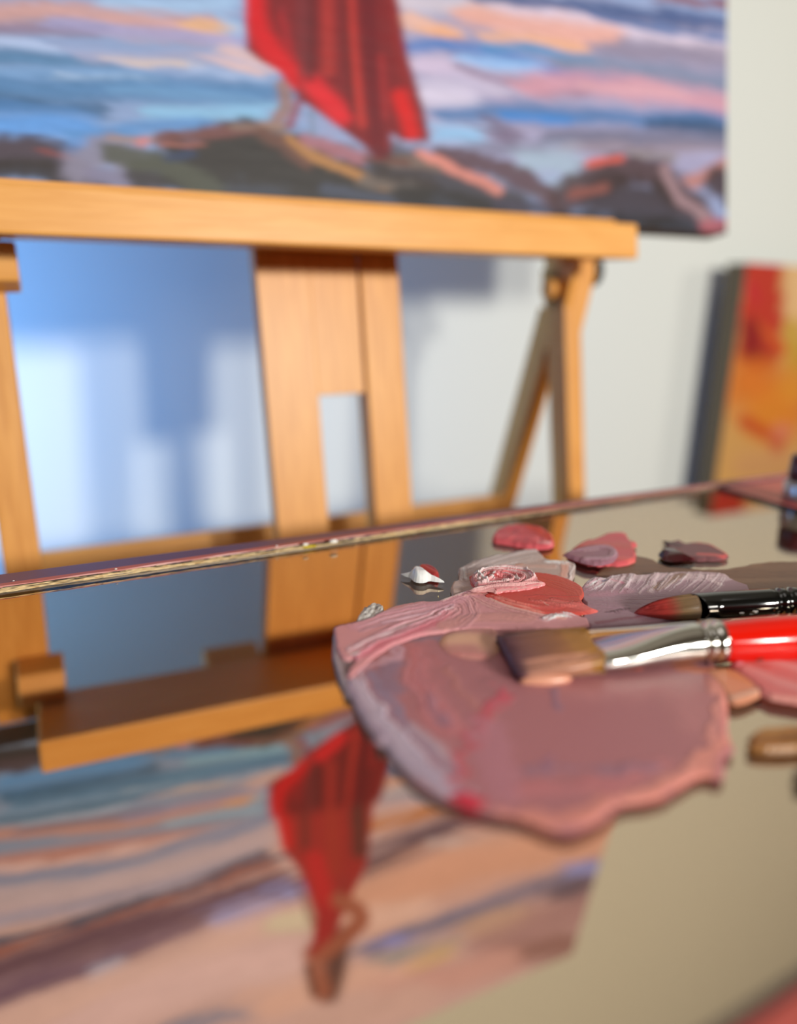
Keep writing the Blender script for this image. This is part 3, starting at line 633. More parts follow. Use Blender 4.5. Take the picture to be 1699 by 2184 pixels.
t = paint_thing('white_dab', 'small pointed white dab with a red smear, left of the lilac patch', 'paint', 900, 1238)
paint('red_smear', 'dull red smear', None, [(886, 1222), (893, 1212), (905, 1208), (920, 1212), (932, 1220), (938, 1232), (930, 1240), (905, 1230)], '#9c2c2c', [R_([(900, 1216), (930, 1232)], 8, '#b04038')], 1.8, .02, jag=.3, parent=t)
paint('white_bead', 'thick white bead drawn out to two points', None, [(853, 1227), (866, 1229), (876, 1228), (877, 1222), (886, 1219), (898, 1220), (907, 1226), (916, 1234), (932, 1239), (952, 1246), (932, 1245), (914, 1242), (906, 1247), (890, 1247), (879, 1242), (876, 1236), (864, 1233)], '#f0eeee',
      [R_([(886, 1224), (886, 1240)], 8, '#8fa4d4', .6, .5)], 1.1, .034, z0=.006, edge=11, jag=.1, mat=M_shiny, parent=t)
for (u, v) in ((935, 1262), (934, 1273)):
    paint('paint_fleck', 'tiny pale fleck of paint in front of the white dab, the ' + ('farther' if v < 1270 else 'nearer') + ' of two', 'paint', [(u - 2, v), (u, v - 1.4), (u + 2, v), (u, v + 1.4)], '#e6c9a0', [], .9, .006, edge=1.5, jag=0, grp='pale flecks by the white dab')
t = paint_thing('lilac_grey_patch', 'pale lilac grey brushed patch behind the coral patch', 'paint', 1100, 1215)
paint('brushed_film', None, None, [(976, 1216), (1000, 1204), (1036, 1190), (1080, 1184), (1110, 1176), (1140, 1172), (1152, 1182), (1165, 1197), (1200, 1200), (1229, 1203), (1227, 1225), (1216, 1250), (1160, 1262), (1000, 1266), (964, 1278), (960, 1258), (964, 1244), (980, 1240)], '#b6a09a',
      [R_([(980, 1236), (1060, 1208), (1150, 1190)], 26, '#bfaeaa', .5, .9, .8, .006), R_([(984, 1222), (1060, 1196), (1140, 1178)], 14, '#cfc2c2', .5, .9, 1, .008), R_([(982, 1218), (990, 1240)], 9, '#e4dee2', .5, .9, 1), R_([(1000, 1232), (1100, 1214), (1180, 1216)], 18, '#c9a79d'),
       R_([(1165, 1204), (1212, 1206)], 12, '#e6dede', .5, .9, 1, .012), R_([(1206, 1212), (1204, 1236)], 16, '#dea595', .6), R_([(1100, 1211), (1112, 1210)], 8, '#c07048', .6), R_([(1216, 1215), (1218, 1240)], 6, '#cdbcbc'), R_([(970, 1262), (1000, 1256)], 16, '#b39c92')] + hairs([(984, 1236), (1050, 1206), (1150, 1184)], 44, 60, ['#d6caca', '#a08c86', '#e4dddd', '#c4b2ae', '#8f7c78']) + hairs([(980, 1214), (984, 1246)], 26, 24, ['#ece8ea', '#c8bebe', '#9a8a88'], span=(.5, .9)) + hairs([(1165, 1200), (1226, 1208)], 20, 16, ['#f2eeee', '#d8c4c0'], span=(.4, .8)) + hairs([(1226, 1206), (1216, 1248)], 14, 10, ['#d8ccca', '#a8948e']), 1.7, .012, jag=1.6, parent=t, freq=.9)
t = paint_thing('lilac_patch', 'lilac and brown feathered patch under the tip of the black brush', 'paint', 1380, 1270)
paint('brushed_film', None, None, [(1236, 1262), (1250, 1242), (1272, 1236), (1292, 1240), (1300, 1230), (1340, 1227), (1368, 1232), (1400, 1226), (1440, 1224), (1500, 1222), (1540, 1226), (1562, 1240), (1600, 1256), (1600, 1300), (1440, 1330), (1270, 1350), (1236, 1330), (1250, 1300), (1240, 1285)], '#9c7b87',
      [R_([(1260, 1252), (1330, 1240), (1420, 1234), (1540, 1236)], 34, '#c9b0b4', .6, .9, .9, .012), R_([(1350, 1226), (1336, 1262)], 12, '#d6c0c6', .6, .8, 1, .01), R_([(1400, 1232), (1385, 1270)], 14, '#cbb3b6', .6, .8, 1, .01), R_([(1450, 1234), (1400, 1262)], 22, '#8a6a56', .7, .9, .8, .006), R_([(1255, 1250), (1275, 1242)], 15, '#dcd6d8', .5, .9, 1, .012), R_([(1285, 1250), (1298, 1244)], 6, '#5a6078', .6),
       R_([(1260, 1275), (1340, 1268)], 22, '#b07f8e', .8, .7), R_([(1300, 1245), (1330, 1252)], 8, '#c96a80', .8, .6), R_([(1480, 1232), (1530, 1252)], 12, '#d8bfc2', .5, .8, 1, .01), R_([(1260, 1295), (1360, 1300)], 40, '#96737f', .8), R_([(1290, 1314), (1340, 1306)], 5, '#5c4048', .5, .7, 1), R_([(1270, 1335), (1380, 1320)], 12, '#8a5260', .8), R_([(1400, 1300), (1560, 1290)], 30, '#a6828c')] + sum([hairs(f, 26, 9, ['#dccacd', '#c4abb0', '#b59aa4', '#e6d8da', '#8f7078'], span=(.4, .9)) for f in [([(1300,1228),(1290,1246),(1266,1268)]),([(1322,1230),(1312,1246),(1288,1268)]),([(1344,1226),(1334,1246),(1310,1268)]),([(1366,1228),(1356,1246),(1332,1268)]),([(1388,1230),(1378,1246),(1354,1268)]),([(1410,1226),(1400,1246),(1376,1268)]),([(1432,1228),(1422,1246),(1398,1268)]),([(1454,1230),(1444,1246),(1420,1268)]),([(1476,1226),(1466,1246),(1442,1268)]),([(1498,1228),(1488,1246),(1464,1268)]),([(1520,1230),(1510,1246),(1486,1268)]),([(1542,1226),(1532,1246),(1508,1268)])]], []) + hairs([(1240, 1262), (1290, 1240), (1330, 1232)], 26, 24, ['#e8e2e6', '#cfc0c6', '#c890a0'], span=(.2, .5)) + hairs([(1250, 1290), (1340, 1300), (1480, 1290)], 60, 40, ['#8a6874', '#ad8c98', '#a57c88'], op=.4) + hairs([(1290, 1316), (1345, 1306)], 9, 8, ['#4c343c', '#5c4048'], w=(1, 2)), 1.9, .01, z0=.004, jag=2, parent=t, freq=.8)
# grey bristly ridge + translucent film + pink sweep
paint('grey_bristle_ridge', 'small grey ridge of paint with bristle marks, far left of the pink sweep', 'paint', [(757, 1332), (766, 1314), (775, 1300), (785, 1298), (795, 1290), (808, 1291), (820, 1303), (812, 1322), (780, 1336)], '#9c948e',
      [R_([(765, 1328), (800, 1294)], 8, '#c8c4c0', .5, .9, 1, .006), R_([(775, 1330), (812, 1300)], 8, '#b4aea8', .5, .9, 1, .006), R_([(790, 1330), (816, 1306)], 6, '#d8d4d0', .5, .9, 1, .006)] + hairs([(762, 1332), (785, 1312), (806, 1292)], 34, 40, ['#dcd8d4', '#8c847e', '#b8b0aa', '#f0ecea'], w=(1, 2), rh=.004, span=(.15, .4)), 1.1, .012, jag=1.8, freq=1.3, lump=.01)
paint('pink_sweep', 'long pink sweep of brushed paint left of the coral patch', 'paint', [(711, 1345), (735, 1338), (760, 1334), (790, 1326), (815, 1310), (850, 1296), (900, 1288), (930, 1290), (965, 1278), (1000, 1262), (1045, 1262), (1100, 1300), (1250, 1318), (1260, 1350), (1060, 1352), (960, 1356), (905, 1362), (865, 1376), (835, 1388), (800, 1410), (770, 1440), (742, 1462), (740, 1440), (760, 1414), (735, 1420), (716, 1400)], '#c0868a',
      [R_([(760, 1345), (850, 1312), (960, 1296), (1000, 1276)], 34, '#c88e98', .6, .9, .8, .006), R_([(770, 1408), (840, 1372), (920, 1345), (950, 1318)], 30, '#c06c78', .7, .95, .7, .006), R_([(950, 1345), (1020, 1325), (1120, 1330)], 40, '#bd8480', .7, .9, .6, .006), R_([(745, 1400), (820, 1362), (900, 1338), (965, 1306)], 9, '#e4bcc2', .5, .95, 1, .014),
       R_([(820, 1340), (900, 1318), (960, 1302)], 14, '#c8a0ac', .6, .8, .9, .006), R_([(765, 1356), (850, 1338)], 8, '#94707c', .6, .6), R_([(750, 1420), (790, 1390)], 14, '#cc7f8c', .5), R_([(990, 1280), (1040, 1272), (1060, 1300), (1200, 1330)], 14, '#d09a90', .6, .8, .8, .006), R_([(940, 1290), (975, 1278)], 8, '#cdbab4', .5, .9, 1, .01), R_([(1080, 1308), (1150, 1325)], 8, '#a97672', .6, .6), R_([(1160, 1330), (1220, 1318)], 14, '#d3bfc2', .5, .8, 1, .014)] + hairs([(745, 1404), (820, 1364), (900, 1336), (970, 1300)], 30, 50, ['#e8c4ca', '#d8a4ae', '#b8707c', '#cf8e9a']) + hairs([(940, 1350), (985, 1330), (1000, 1300), (960, 1290)], 60, 50, ['#d4a4a6', '#a87078', '#cf9a9c', '#9c6a70'], op=.5) + hairs([(1010, 1272), (1060, 1300), (1180, 1330)], 40, 50, ['#cf9c96', '#b07e7a', '#dcb0aa', '#a5706c'], op=.5) + hairs([(760, 1350), (860, 1316), (950, 1296)], 36, 40, ['#dcb0b8', '#b48894', '#c898a4'], op=.5) + hairs([(925, 1289), (990, 1270)], 8, 16, ['#ece0de', '#5a4a48', '#d6c4c0'], w=(1, 2)) + hairs([(1155, 1334), (1190, 1318), (1230, 1326)], 18, 18, ['#ece0e2', '#c8b0b4']), 1.8, .012, z0=.006, jag=1.2, freq=.7, gain=1.5)
t = paint_thing('milky_film', 'translucent milky grey film with a white fleck at the left end of the pool', 'paint', 735, 1410)
paint('milky_smear', None, None, [(710, 1352), (722, 1342), (750, 1350), (785, 1372), (785, 1400), (765, 1425), (750, 1465), (742, 1500), (728, 1470), (715, 1430), (707, 1395)], '#857478',
      [R_([(716, 1356), (714, 1400), (736, 1470)], 10, '#b0a0a6', .6, .8, 1, .006), R_([(730, 1352), (750, 1400)], 14, '#9c8890', .7, .8, 1)], 2.2, .008, jag=1.5, parent=t)
paint('white_fleck', 'white fleck', None, [(733, 1404), (755, 1404), (766, 1397), (774, 1412), (764, 1414)], '#efeff0', [], 1.8, .006, z0=.016, jag=.4, parent=t, edge=6)
# big pool
paint('mauve_paint_pool', 'large thick mauve pool of mixed paint in front of the flat brush', 'paint', [(738, 1440), (752, 1425), (776, 1412), (800, 1400), (835, 1378), (870, 1368), (905, 1356), (960, 1350), (1060, 1345), (1250, 1365), (1400, 1392), (1500, 1404), (1545, 1440), (1552, 1500), (1550, 1580), (1568, 1612), (1540, 1622), (1546, 1650), (1536, 1676), (1500, 1660), (1455, 1684), (1405, 1716), (1310, 1728), (1292, 1752), (1250, 1775), (1205, 1790), (1165, 1780), (1105, 1752), (1040, 1745), (966, 1724), (900, 1690), (832, 1625), (826, 1602), (796, 1592), (800, 1578), (770, 1540), (750, 1500), (735, 1470)], '#9c6468',
      [R_([(1545, 1450), (1540, 1600), (1500, 1640), (1400, 1700), (1300, 1716), (1210, 1776), (1100, 1745)], 56, '#c67e72', .8, .95, .3, .004), R_([(1100, 1690), (1250, 1700), (1400, 1640)], 60, '#ad696c', .9), R_([(1250, 1480), (1450, 1470), (1500, 1560)], 110, '#a56c6e', .9),
       R_([(750, 1470), (790, 1545), (880, 1640), (970, 1700)], 58, '#a897a8', .6, .9, .9, .006), R_([(800, 1450), (850, 1545), (930, 1620), (960, 1650)], 28, '#80748a', .8, .8, .9, .004), R_([(760, 1440), (800, 1420), (850, 1385)], 26, '#b98e9a', .7, .9, .8, .006), R_([(830, 1420), (840, 1480)], 40, '#7a6678', .9, .8), R_([(890, 1400), (905, 1490), (970, 1570)], 56, '#ae6669', .8, .9, .7, .004),
       R_([(950, 1430), (990, 1500), (1050, 1540)], 20, '#a56a68', .8), R_([(905, 1490), (935, 1545)], 24, '#77687f', .9, .8), R_([(850, 1378), (950, 1372), (1060, 1378)], 26, '#7d6672', .9, .8), R_([(880, 1560), (970, 1640)], 30, '#b09aa4', .9, .6, .8), R_([(1050, 1480), (1200, 1440)], 60, '#946064', .9, .7),
       R_([(1075, 1490), (1000, 1590), (972, 1660), (980, 1715)], 22, '#b24c58', .9, .8), R_([(975, 1708), (1010, 1722)], 46, '#b21c34', .6, .95), R_([(1070, 1480), (1050, 1520)], 26, '#b34e5c', .9, .7), R_([(1040, 1560), (1060, 1700)], 70, '#a8707c', .9, .6), R_([(1185, 1480), (1190, 1520)], 22, '#7a6074', .9, .7), R_([(1110, 1650), (1250, 1655), (1400, 1650)], 28, '#8a6676', .9, .75), R_([(1170, 1620), (1165, 1660)], 14, '#80607a', .9, .7),
       *hairs([(752, 1450), (800, 1545), (900, 1650), (965, 1705)], 46, 40, ['#b8a8b6', '#9c8c9e', '#c8b8c4', '#8c7c92'], w=(3, 8), op=.55, rh=.002), *hairs([(880, 1400), (900, 1490), (975, 1590)], 60, 30, ['#b87074', '#9c5c62', '#a87880'], w=(3, 8), op=.4, rh=.002), *hairs([(1540, 1450), (1530, 1600), (1400, 1690), (1220, 1770)], 30, 20, ['#d08c80', '#bc7870'], w=(4, 9), op=.4, rh=.002),
       R_([(1280, 1430), (1400, 1425), (1545, 1440)], 34, '#b5684e', .8, .85), R_([(1360, 1410), (1400, 1408)], 14, '#4c342e', .7, .8), R_([(1300, 1412), (1350, 1430)], 20, '#b04a40', .8, .8), R_([(1090, 1340), (1240, 1420)], 90, '#8a5a5c', .9, .6)], 3.2, .007, z0=.006, edge=14, jag=1.5, freq=.22, wig=.25, warp=40, gain=1.6)
paint('peach_dab', 'soft peach paint dab touching the tip of the flat brush', 'paint', [(934, 1382), (945, 1364), (975, 1350), (1020, 1345), (1058, 1350), (1066, 1380), (1062, 1405), (1035, 1418), (990, 1416), (950, 1402)], '#ba8078',
      [R_([(960, 1375), (1030, 1375), (1050, 1390)], 54, '#cfa186', .9, .95, .2, .004), R_([(960, 1405), (1030, 1412)], 14, '#c07c78', .8)], 2.6, .006, z0=.014, edge=16, jag=.5)
t = paint_thing('coral_patch', 'smooth coral red paint patch under the pink swirl', 'paint', 1150, 1280)
paint('coral_film', None, None, [(1000, 1238), (1012, 1232), (1050, 1233), (1100, 1229), (1150, 1228), (1200, 1238), (1238, 1256), (1246, 1278), (1236, 1292), (1262, 1308), (1280, 1313), (1250, 1320), (1190, 1324), (1150, 1322), (1090, 1306), (1050, 1290), (1028, 1282), (1040, 1272), (1005, 1262)], '#c04a42',
      [R_([(1130, 1245), (1220, 1262), (1230, 1285)], 40, '#b84c3e', .8, .8, .5, .003), R_([(1060, 1290), (1150, 1312), (1230, 1300)], 18, '#cc5a54', .6, .9, .8, .008), R_([(1180, 1296), (1270, 1312)], 26, '#cf6660', .6, .9, .7, .006), R_([(1050, 1284), (1120, 1310), (1150, 1318)], 6, '#d87c72', .5, .9, .8, .006), R_([(1152, 1294), (1170, 1306)], 3, '#eeb0a4', .5, .8), R_([(1004, 1240), (1040, 1234)], 8, '#b83434'), R_([(1120, 1284), (1230, 1282)], 5, '#a83c38', .8, .7, .6, .006)] + hairs([(1036, 1280), (1090, 1306), (1160, 1318)], 24, 36, ['#d8786c', '#a83c36', '#e09486', '#c65048']) + hairs([(1130, 1290), (1200, 1300), (1275, 1312)], 26, 24, ['#d67068', '#b44842']) + hairs([(1150, 1240), (1235, 1270)], 40, 16, ['#a8463a', '#c85a4c'], op=.35), 1.6, .008, z0=.014, jag=.7, parent=t, freq=.8)
t = paint_thing('pink_swirl', 'thick pale pink swirl of ridged paint on the coral patch', 'paint', 1080, 1255)
W_ = lambda pts, w, c, br=1., rh=.03: (pts, w, c, .5, .9, br, rh * .4)
swirl = []
for k in range(16):
    q = k / 15; rx = 14 + 54 * q; ry = 4 + 17 * q; a0 = random.uniform(2.6, 3.4) - .3 * q; a1 = random.uniform(6.0, 6.9)
    pts = [(1072 + 6 * q + rx * math.cos(a0 + (a1 - a0) * j / 9), 1253 + ry * math.sin(a0 + (a1 - a0) * j / 9) * (1 if math.sin(a0 + (a1 - a0) * j / 9) < 0 else .5)) for j in range(10)]
    swirl.append((pts, random.uniform(2.2, 4.5), random.choice(['#f6dada', '#f3cfd0', '#e39a9c', '#e8aeb0', '#cf7074', '#faecec', '#c85c60']), .8, .85, .6, .0035))
paint('ridged_swirl', None, None, [(1002, 1248), (1012, 1238), (1040, 1231), (1085, 1228), (1118, 1232), (1136, 1241), (1146, 1252), (1150, 1256), (1166, 1259), (1140, 1268), (1100, 1274), (1062, 1277), (1058, 1283), (1050, 1276), (1012, 1276), (1018, 1266), (1008, 1260)], '#d58488',
      [W_([(1008, 1250), (1040, 1237), (1085, 1232), (1122, 1238), (1138, 1252), (1118, 1262)], 12, '#eab4b4'), W_([(1020, 1254), (1050, 1243), (1084, 1239), (1112, 1246), (1110, 1258), (1085, 1264)], 11, '#e09c9e'), W_([(1030, 1262), (1056, 1250), (1080, 1247), (1092, 1254), (1075, 1260)], 9, '#e8b0b0'),
       W_([(1008, 1262), (1040, 1264), (1080, 1261)], 7, '#f2cfcf', 1, .02), W_([(1052, 1249), (1070, 1250)], 4, '#c04a4c'), W_([(1010, 1252), (1030, 1240)], 4, '#fbe6e6', 1, .02), W_([(1118, 1238), (1134, 1250)], 4, '#f7dada', 1, .02), W_([(1096, 1246), (1102, 1258)], 3, '#faeaea', 1, .02)] + swirl + [W_([(1046, 1251), (1074, 1252)], 4, '#b8403f', 1, 0), W_([(1006, 1244), (1040, 1262)], 3, '#fbeeee')], 1.1, .014, z0=.022, edge=3.5, jag=.9, parent=t, freq=.9, mat=M_swirl, gain=1.1)
paint('dragged_stroke', 'long stroke dragged across the foot of the swirl', None, [(998, 1276), (1030, 1267), (1080, 1261), (1130, 1257), (1165, 1260), (1140, 1268), (1095, 1275), (1062, 1279), (1056, 1285), (1048, 1279), (1010, 1281)], '#e0a4a2',
      [W_([(1000, 1276), (1060, 1270), (1160, 1261)], 8, '#e9b8b6', 1, .02), W_([(1040, 1266), (1120, 1260)], 3, '#f4d6d4', 1, .02)] + hairs([(1002, 1276), (1060, 1269), (1160, 1260)], 14, 26, ['#f6dedc', '#d88e90', '#e8b0b0', '#c87478']), 1.1, .005, z0=.030, edge=7, jag=1.2, parent=t, freq=1.0, mat=M_swirl, gain=1.05)
# right side strokes
paint('peach_smear', 'peach orange smear between the pool and the pink stroke', 'paint', [(1498, 1436), (1540, 1428), (1590, 1442), (1625, 1470), (1622, 1494), (1590, 1508), (1562, 1514), (1548, 1500), (1530, 1470)], '#dc8f70', [R_([(1550, 1500), (1615, 1484)], 18, '#e8ab95', .8), R_([(1540, 1440), (1600, 1466)], 24, '#d88a60', .9)], 3.2, .006, z0=.010, edge=10, jag=.8)
paint('pink_stroke', 'broad streaked pink stroke under the red brush handle', 'paint', [(1552, 1430), (1565, 1414), (1600, 1402), (1680, 1398), (1790, 1400), (1790, 1530), (1720, 1516), (1670, 1508), (1630, 1500), (1600, 1470), (1565, 1446)], '#cd7674',
      [R_([(1600, 1412), (1700, 1440), (1790, 1470)], 30, '#e09a98', .8, .9, .8, .008), R_([(1590, 1440), (1660, 1470), (1790, 1505)], 26, '#dc9290', .8, .9, .8, .008), R_([(1580, 1424), (1640, 1440)], 12, '#c9645e', .8), R_([(1556, 1430), (1575, 1430)], 14, '#e0a2b0', .8), R_([(1640, 1500), (1740, 1512)], 16, '#d8948a', .8)], 3.2, .010, z0=.012, edge=12, jag=1, freq=.2)
paint('ochre_dab', 'ochre brown paint dab right of the mauve pool', 'paint', [(1590, 1584), (1604, 1572), (1625, 1562), (1700, 1558), (1790, 1562), (1790, 1612), (1700, 1608), (1640, 1612), (1604, 1606), (1588, 1600), (1600, 1592)], '#94622f', [R_([(1610, 1575), (1680, 1572)], 20, '#b0804a', .8), R_([(1670, 1590), (1790, 1590)], 22, '#6e4420', .8), R_([(1600, 1600), (1660, 1602)], 12, '#85542a', .8)], 3.2, .02, edge=7, jag=2)
paint('dark_umber_dab', 'dark umber dab on the right, below the ochre dab', 'paint', [(1688, 1655), (1700, 1645), (1790, 1640), (1790, 1690), (1710, 1686), (1690, 1680), (1700, 1668)], '#54422e', [], 3.4, .016, edge=7, jag=2)

# ------------------------------------------------------------------ brushes
def brush_frame(p, q):
    p, q = np.array(p), np.array(q); x = (q - p) / np.linalg.norm(q - p)
    y = np.cross([0, 0, 1], x); y /= np.linalg.norm(y); z = np.cross(x, y)
    return np.stack([x, y, z], 1)
def hair_tuft(bm_list, n, x0, x1, yz_root, yz_tip, colf, r=0.0022, parent=None, name='bristles', bend=0.0):
    V = []; Fc = []; C = []
    for i in range(n):
        a = random.uniform(-1, 1); b = random.choice((-1, 1)) * random.uniform(.75, 1.05)
        ln = random.uniform(.9, 1.0); S = 7
        base = len(V); wob = random.uniform(-1, 1) * .004
        for k in range(S):
            t = k / (S - 1); x = x1 + (x0 - x1) * t * ln
            y, z = yz_root(a, b) if t == 0 else None, None
            y0, z0 = yz_root(a, b); y1, z1 = yz_tip(a, b)
            tt = t * ln
            y = y0 * (1 - tt) + y1 * tt + wob * math.sin(tt * 3); z = z0 * (1 - tt) + z1 * tt + bend * tt * tt + wob * .5 * t
            rr = r * (1 - .75 * t ** 3)
            for m_ in range(3):
                an = 2.1 * m_ + a; V.append((x, y + rr * math.cos(an), z + rr * math.sin(an))); C.append(colf(tt, a, b))
        for k in range(S - 1):
            for m_ in range(3):
                j = (m_ + 1) % 3; Fc.append((base + k * 3 + m_, base + k * 3 + j, base + (k + 1) * 3 + j, base + (k + 1) * 3 + m_))
    o = mesh_obj(name, V, Fc, M_hair, parent, True, np.array(C)); o['kind'] = 'stuff'; return o

# flat brush: tuft tip near (1079,1395), ferrule from 1262, crimps 1510-1562, red handle beyond
P0 = g(1079, 1396, 0.036); P1 = g(1650, 1362, 0.071)
BR = brush_frame(P0, P1)
fb = thing('flat_brush', 'flat paintbrush with silver ferrule and red handle resting on the mauve pool', 'paintbrush', P0, BR)
TL = 0.262; FE = 0.565; HS = 0.640
def c3(a, b, t): return lin(a) * (1 - t) + lin(b) * t
def fcol(t, a, b):
    s = n1(np.array([a * 9 + 300]))[0]
    if t < .35: c = c3('#b07a2e', '#a8743c', t / .35)
    elif t < .75: c = c3('#a06a3e', '#8e5f52', (t - .35) / .4)
    else: c = c3('#8e5f52', '#55354a', (t - .75) / .25)
    if a < -.55: c = c * .35 + lin('#d99a80') * .65 if .15 < t < .9 else c
    return np.clip(c * (.75 + .5 * s), 0, 1)
rs = []; cs = []
for k in range(15):
    t = k / 14; x = TL * (1 - t) + 0.004 * t
    hw = .098 + .030 * min(1, t * 2.4) - .004 * t; hz = .028 * (1 - t) + .017 * t
    ring = sec(x, hw, hz, 0.006 * math.sin(t * 3) - .006 * t, 0, 3.2, 72)
    ring = [(p[0] - 0.012 * (1 - t) * 0 - (0.010 * n1(np.array([p[1] * 160 + 40]))[0] if k == 14 else 0), p[1], p[2] + .0018 * math.sin(p[1] * 900 + t * 5) * (1 if abs(p[1]) < hw * .9 else 0)) for p in ring]
    rs.append(ring); cs += [fcol(t, p[1] / hw, 1) for p in ring]
o = mesh_obj('bristle_core', *rings(rs), M_hair, fb, True, np.array(cs)); o['label'] = 'flat tuft loaded with purple and ochre paint'
hair_tuft(None, 300, 0.0, TL, lambda a, b: (a * .095, b * .026), lambda a, b: (a * .122, b * .016 - .004), fcol, .0017, fb)
V, Fc = join(rings([sec(TL * (1 - s) + .012 * s, -0.128 + 0 * s, 0.013 * 1, -0.012, 0, 2.0, 8) for s in (0, 1)])) if False else ([], [])
# paint bead clinging to the near edge of the tuft
prof = []
for k in range(13):
    t = k / 12; r = .020 * math.sin(math.pi * min(1, t * .92 + .06)) ** .5
    prof.append([(0.01 + t * 0.145, -0.118 + r * 1.2 * math.cos(2 * math.pi * i / 14), -0.022 + r * math.sin(2 * math.pi * i / 14)) for i in range(14)])
o = mesh_obj('paint_bead', *rings(prof), simple('peach_paint', '#d6967c', .3), fb, True); o['label'] = 'thick peach paint along the near edge of the bristles'
# ferrule: flat mouth to round barrel
rs = []
for k in range(26):
    t = k / 25; x = TL - .008 + (FE - TL + .008) * t; e = t * t * (3 - 2 * t)
    rs.append(sec(x, .102 * (1 - e) + .062 * e, .031 * (1 - e) + .062 * e, -.002 * (1 - e), 0, 2.9 * (1 - e) + 2.0 * e, 64))
o = mesh_obj('ferrule', *rings(rs, False), M_chrome, fb, True); o['label'] = 'polished silver ferrule'
rs = []
for x, r in ((FE, .0625), (FE + .006, .0625), (FE + .010, .057), (FE + .016, .057), (FE + .021, .0655), (FE + .032, .0655), (FE + .036, .061), (FE + .042, .061), (FE + .047, .066), (FE + .060, .066), (FE + .066, .0655), (HS, .064), (HS + .001, .058)):
    rs.append(sec(x, r, r, 0, 0, 2, 56))
mesh_obj('crimp', *rings(rs, False), M_chrome, fb, True)['label'] = 'ringed crimp of the ferrule'
rs = []
for x, r in ((HS - .004, .060), (HS + .004, .0605), (HS + .1, .066), (HS + .2, .068), (HS + .4, .062), (HS + .7, .048), (HS + 1.1, .036), (HS + 1.5, .028), (HS + 1.75, .024), (HS + 1.79, .014), (HS + 1.8, .004)):
    rs.append(sec(x, r, r, 0.0, 0, 2, 48))
mesh_obj('handle', *rings(rs), M_red, fb, True)['label'] = 'glossy red lacquered handle'
def patch_on(parent, x, ang, rx, ra, r, mat, name, label=None):
    V = [(x, (r) * math.cos(ang), r * math.sin(ang))]; n = 14
    for i in range(n):
        a = 2 * math.pi * i / n; q = random.uniform(.75, 1.15); an = ang + ra * q * math.sin(a)
        V.append((x + rx * q * math.cos(a), r * math.cos(an), r * math.sin(an)))
    o = mesh_obj(name, V, [(0, 1 + i, 1 + (i + 1) % n) for i in range(n)], mat, parent, True)
    if label: o['label'] = label
patch_on(fb, HS + .095, math.radians(212), .012, .10, .0668, M_chip, 'paint_chip', 'dark chip in the red lacquer')

# black brush
Q0 = g(1354, 1302, 0.030); Q1 = g(1650, 1284, 0.072)
QR = brush_frame(Q0, Q1)
bb = thing('black_brush', 'round paintbrush with glossy black ferrule and coral tipped hair behind the red brush', 'paintbrush', Q0, QR)
sc = np.linalg.norm(Q1 - Q0); T2 = sc * .44; E2 = sc * 1.02
def bcol(t, a, b):
    c = c3('#8c6f52', '#a08058', t / .3) if t < .3 else (c3('#a07a58', '#d85048', (t - .3) / .2) if t < .5 else c3('#dc4f46', '#b03c40', (t - .5) / .5))
    return np.clip(c * (.7 + .6 * n1(np.array([a * 14 + 200]))[0]), 0, 1)
rs = []; cs = []
for k in range(16):
    t = k / 15; x = T2 * (1 - t); w_ = (1 - t ** 1.8) ** .62 if k < 15 else .02
    ring = [(p[0], p[1] + .012 * t * t, p[2] - .016 * t * t + .0012 * math.sin(p[1] * 1500)) for p in sec(x, .044 * w_ * (1 + .18 * math.sin(math.pi * t)), .040 * w_, 0, 0, 2, 40)]
    rs.append(ring); cs += [bcol(t, p[1] / .04, 1) for p in ring]
mesh_obj('bristle_core', *rings(rs), M_hair, bb, True, np.array(cs))['label'] = 'pointed tuft of tan hair with a coral tip'
def root2(a, b): an = a * math.pi; return (.043 * math.cos(an), .039 * math.sin(an))
V = []; Fc = []; C = []
for i in range(240):
    a = random.uniform(-1, 1); an = a * math.pi; base = len(V); end = random.uniform(.72, 1.0); lift = random.uniform(1.0, 1.05)
    for k in range(9):
        t = k / 8 * end; w_ = max(.02, (1 - t ** 1.8)) ** .62 * lift; x = T2 * (1 - t)
        y = .0445 * w_ * math.cos(an) * (1 + .18 * math.sin(math.pi * t)) + .012 * t * t; z = .0405 * w_ * math.sin(an) - .016 * t * t; rr = .0011 * (1 - .7 * k / 8)
        for m_ in range(3): V.append((x, y + rr * math.cos(2.1 * m_), z + rr * math.sin(2.1 * m_))); C.append(bcol(t, a, 1))
    for k in range(8):
        for m_ in range(3):
            j = (m_ + 1) % 3; Fc.append((base + k * 3 + m_, base + k * 3 + j, base + (k + 1) * 3 + j, base + (k + 1) * 3 + m_))
mesh_obj('bristles', V, Fc, M_hair, bb, True, np.array(C))['kind'] = 'stuff'
rs = []
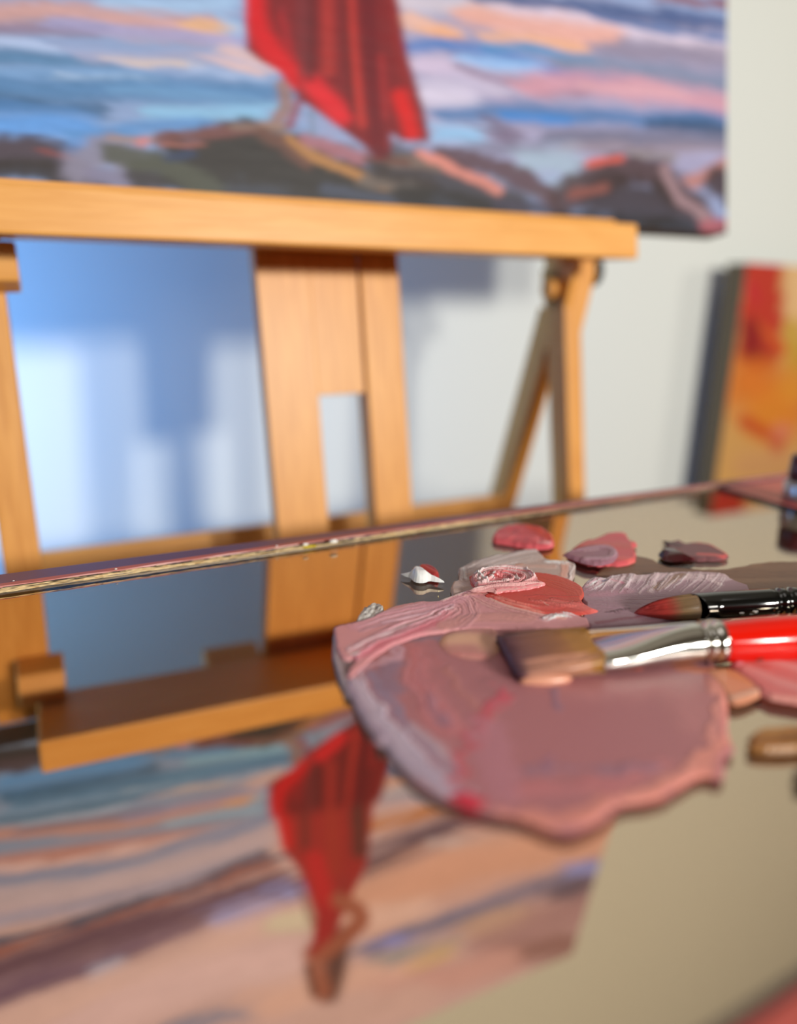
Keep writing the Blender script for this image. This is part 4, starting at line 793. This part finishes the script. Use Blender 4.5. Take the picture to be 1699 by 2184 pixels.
for t, r in ((0, .0455), (.01, .047), (.03, .0465), (.3, .0475), (.7, .0475), (.93, .0475), (.96, .046), (1.0, .043)):
    x = T2 - .006 + (E2 - T2) * t
    ring = sec(x, r, r * .96, 0, 0, 2, 48)
    if t < .02: ring = [(p[0] + .030 * (-p[1] / .045) * (1 if True else 0), p[1], p[2]) for p in ring]
    elif t < .04: ring = [(p[0] + .024 * (-p[1] / .045), p[1], p[2]) for p in ring]
    rs.append(ring)
mesh_obj('ferrule', *rings(rs, False), M_black, bb, True)['label'] = 'glossy black ferrule'
rs = []
for dx, r in ((0, .043), (.006, .041), (.012, .0465), (.03, .047), (.036, .041), (.045, .041), (.050, .0465), (.068, .0465), (.075, .041)):
    rs.append(sec(E2 - .008 + dx, r, r, 0, 0, 2, 40))
mesh_obj('crimp', *rings(rs, False), M_black, bb, True)['label'] = 'ringed black crimp with worn gold spots'
for (x, an, rx, ra) in ((E2 + .004, 215, .006, .3), (E2 + .038, 205, .005, .4), (E2 + .058, 150, .007, .3), (E2 - .03, 190, .003, .1)):
    patch_on(bb, x, math.radians(an), rx, ra, .0475, M_gold, 'worn_spot')
for i in range(9):
    patch_on(bb, E2 - .115 + random.uniform(-.03, .03), math.radians(200 + random.uniform(-14, 14)), random.uniform(.004, .009), random.uniform(.03, .08), .0478, M_white if i % 3 else M_raw, 'dried_paint_spot')
rs = []
for x, r in ((.0, .040), (.01, .044), (.2, .050), (.5, .046), (.9, .034), (1.3, .026), (1.6, .02), (1.62, .006)):
    rs.append(sec(E2 + .066 + x, r, r, 0, 0, 2, 40))
mesh_obj('handle', *rings(rs), M_black, bb, True)

# ------------------------------------------------------------------ paint tube at the far right of the box
tp = g(1708, 1070, 0.004)
tt = thing('paint_tube', 'silver paint tube with a maroon cap standing on the salmon board', 'tube', (tp[0], tp[1], 0.004))
rs = [sec(0, .1, .1, 0, 0, 2, 32)]
def ringz(z, rx, ry): return [(rx * math.cos(2 * math.pi * i / 32), ry * math.sin(2 * math.pi * i / 32), z) for i in range(32)]
mesh_obj('tube_body', *rings([ringz(0, .095, .095), ringz(.01, .10, .10), ringz(.10, .10, .10), ringz(.115, .09, .09), ringz(.13, .055, .055)]), M_tube, tt, True)
mesh_obj('screw_cap', *rings([ringz(.13, .085, .085), ringz(.14, .09, .09), ringz(.25, .085, .085), ringz(.262, .07, .07)]), M_cap, tt, True)['label'] = 'maroon screw cap'
bpy.context.view_layer.update()
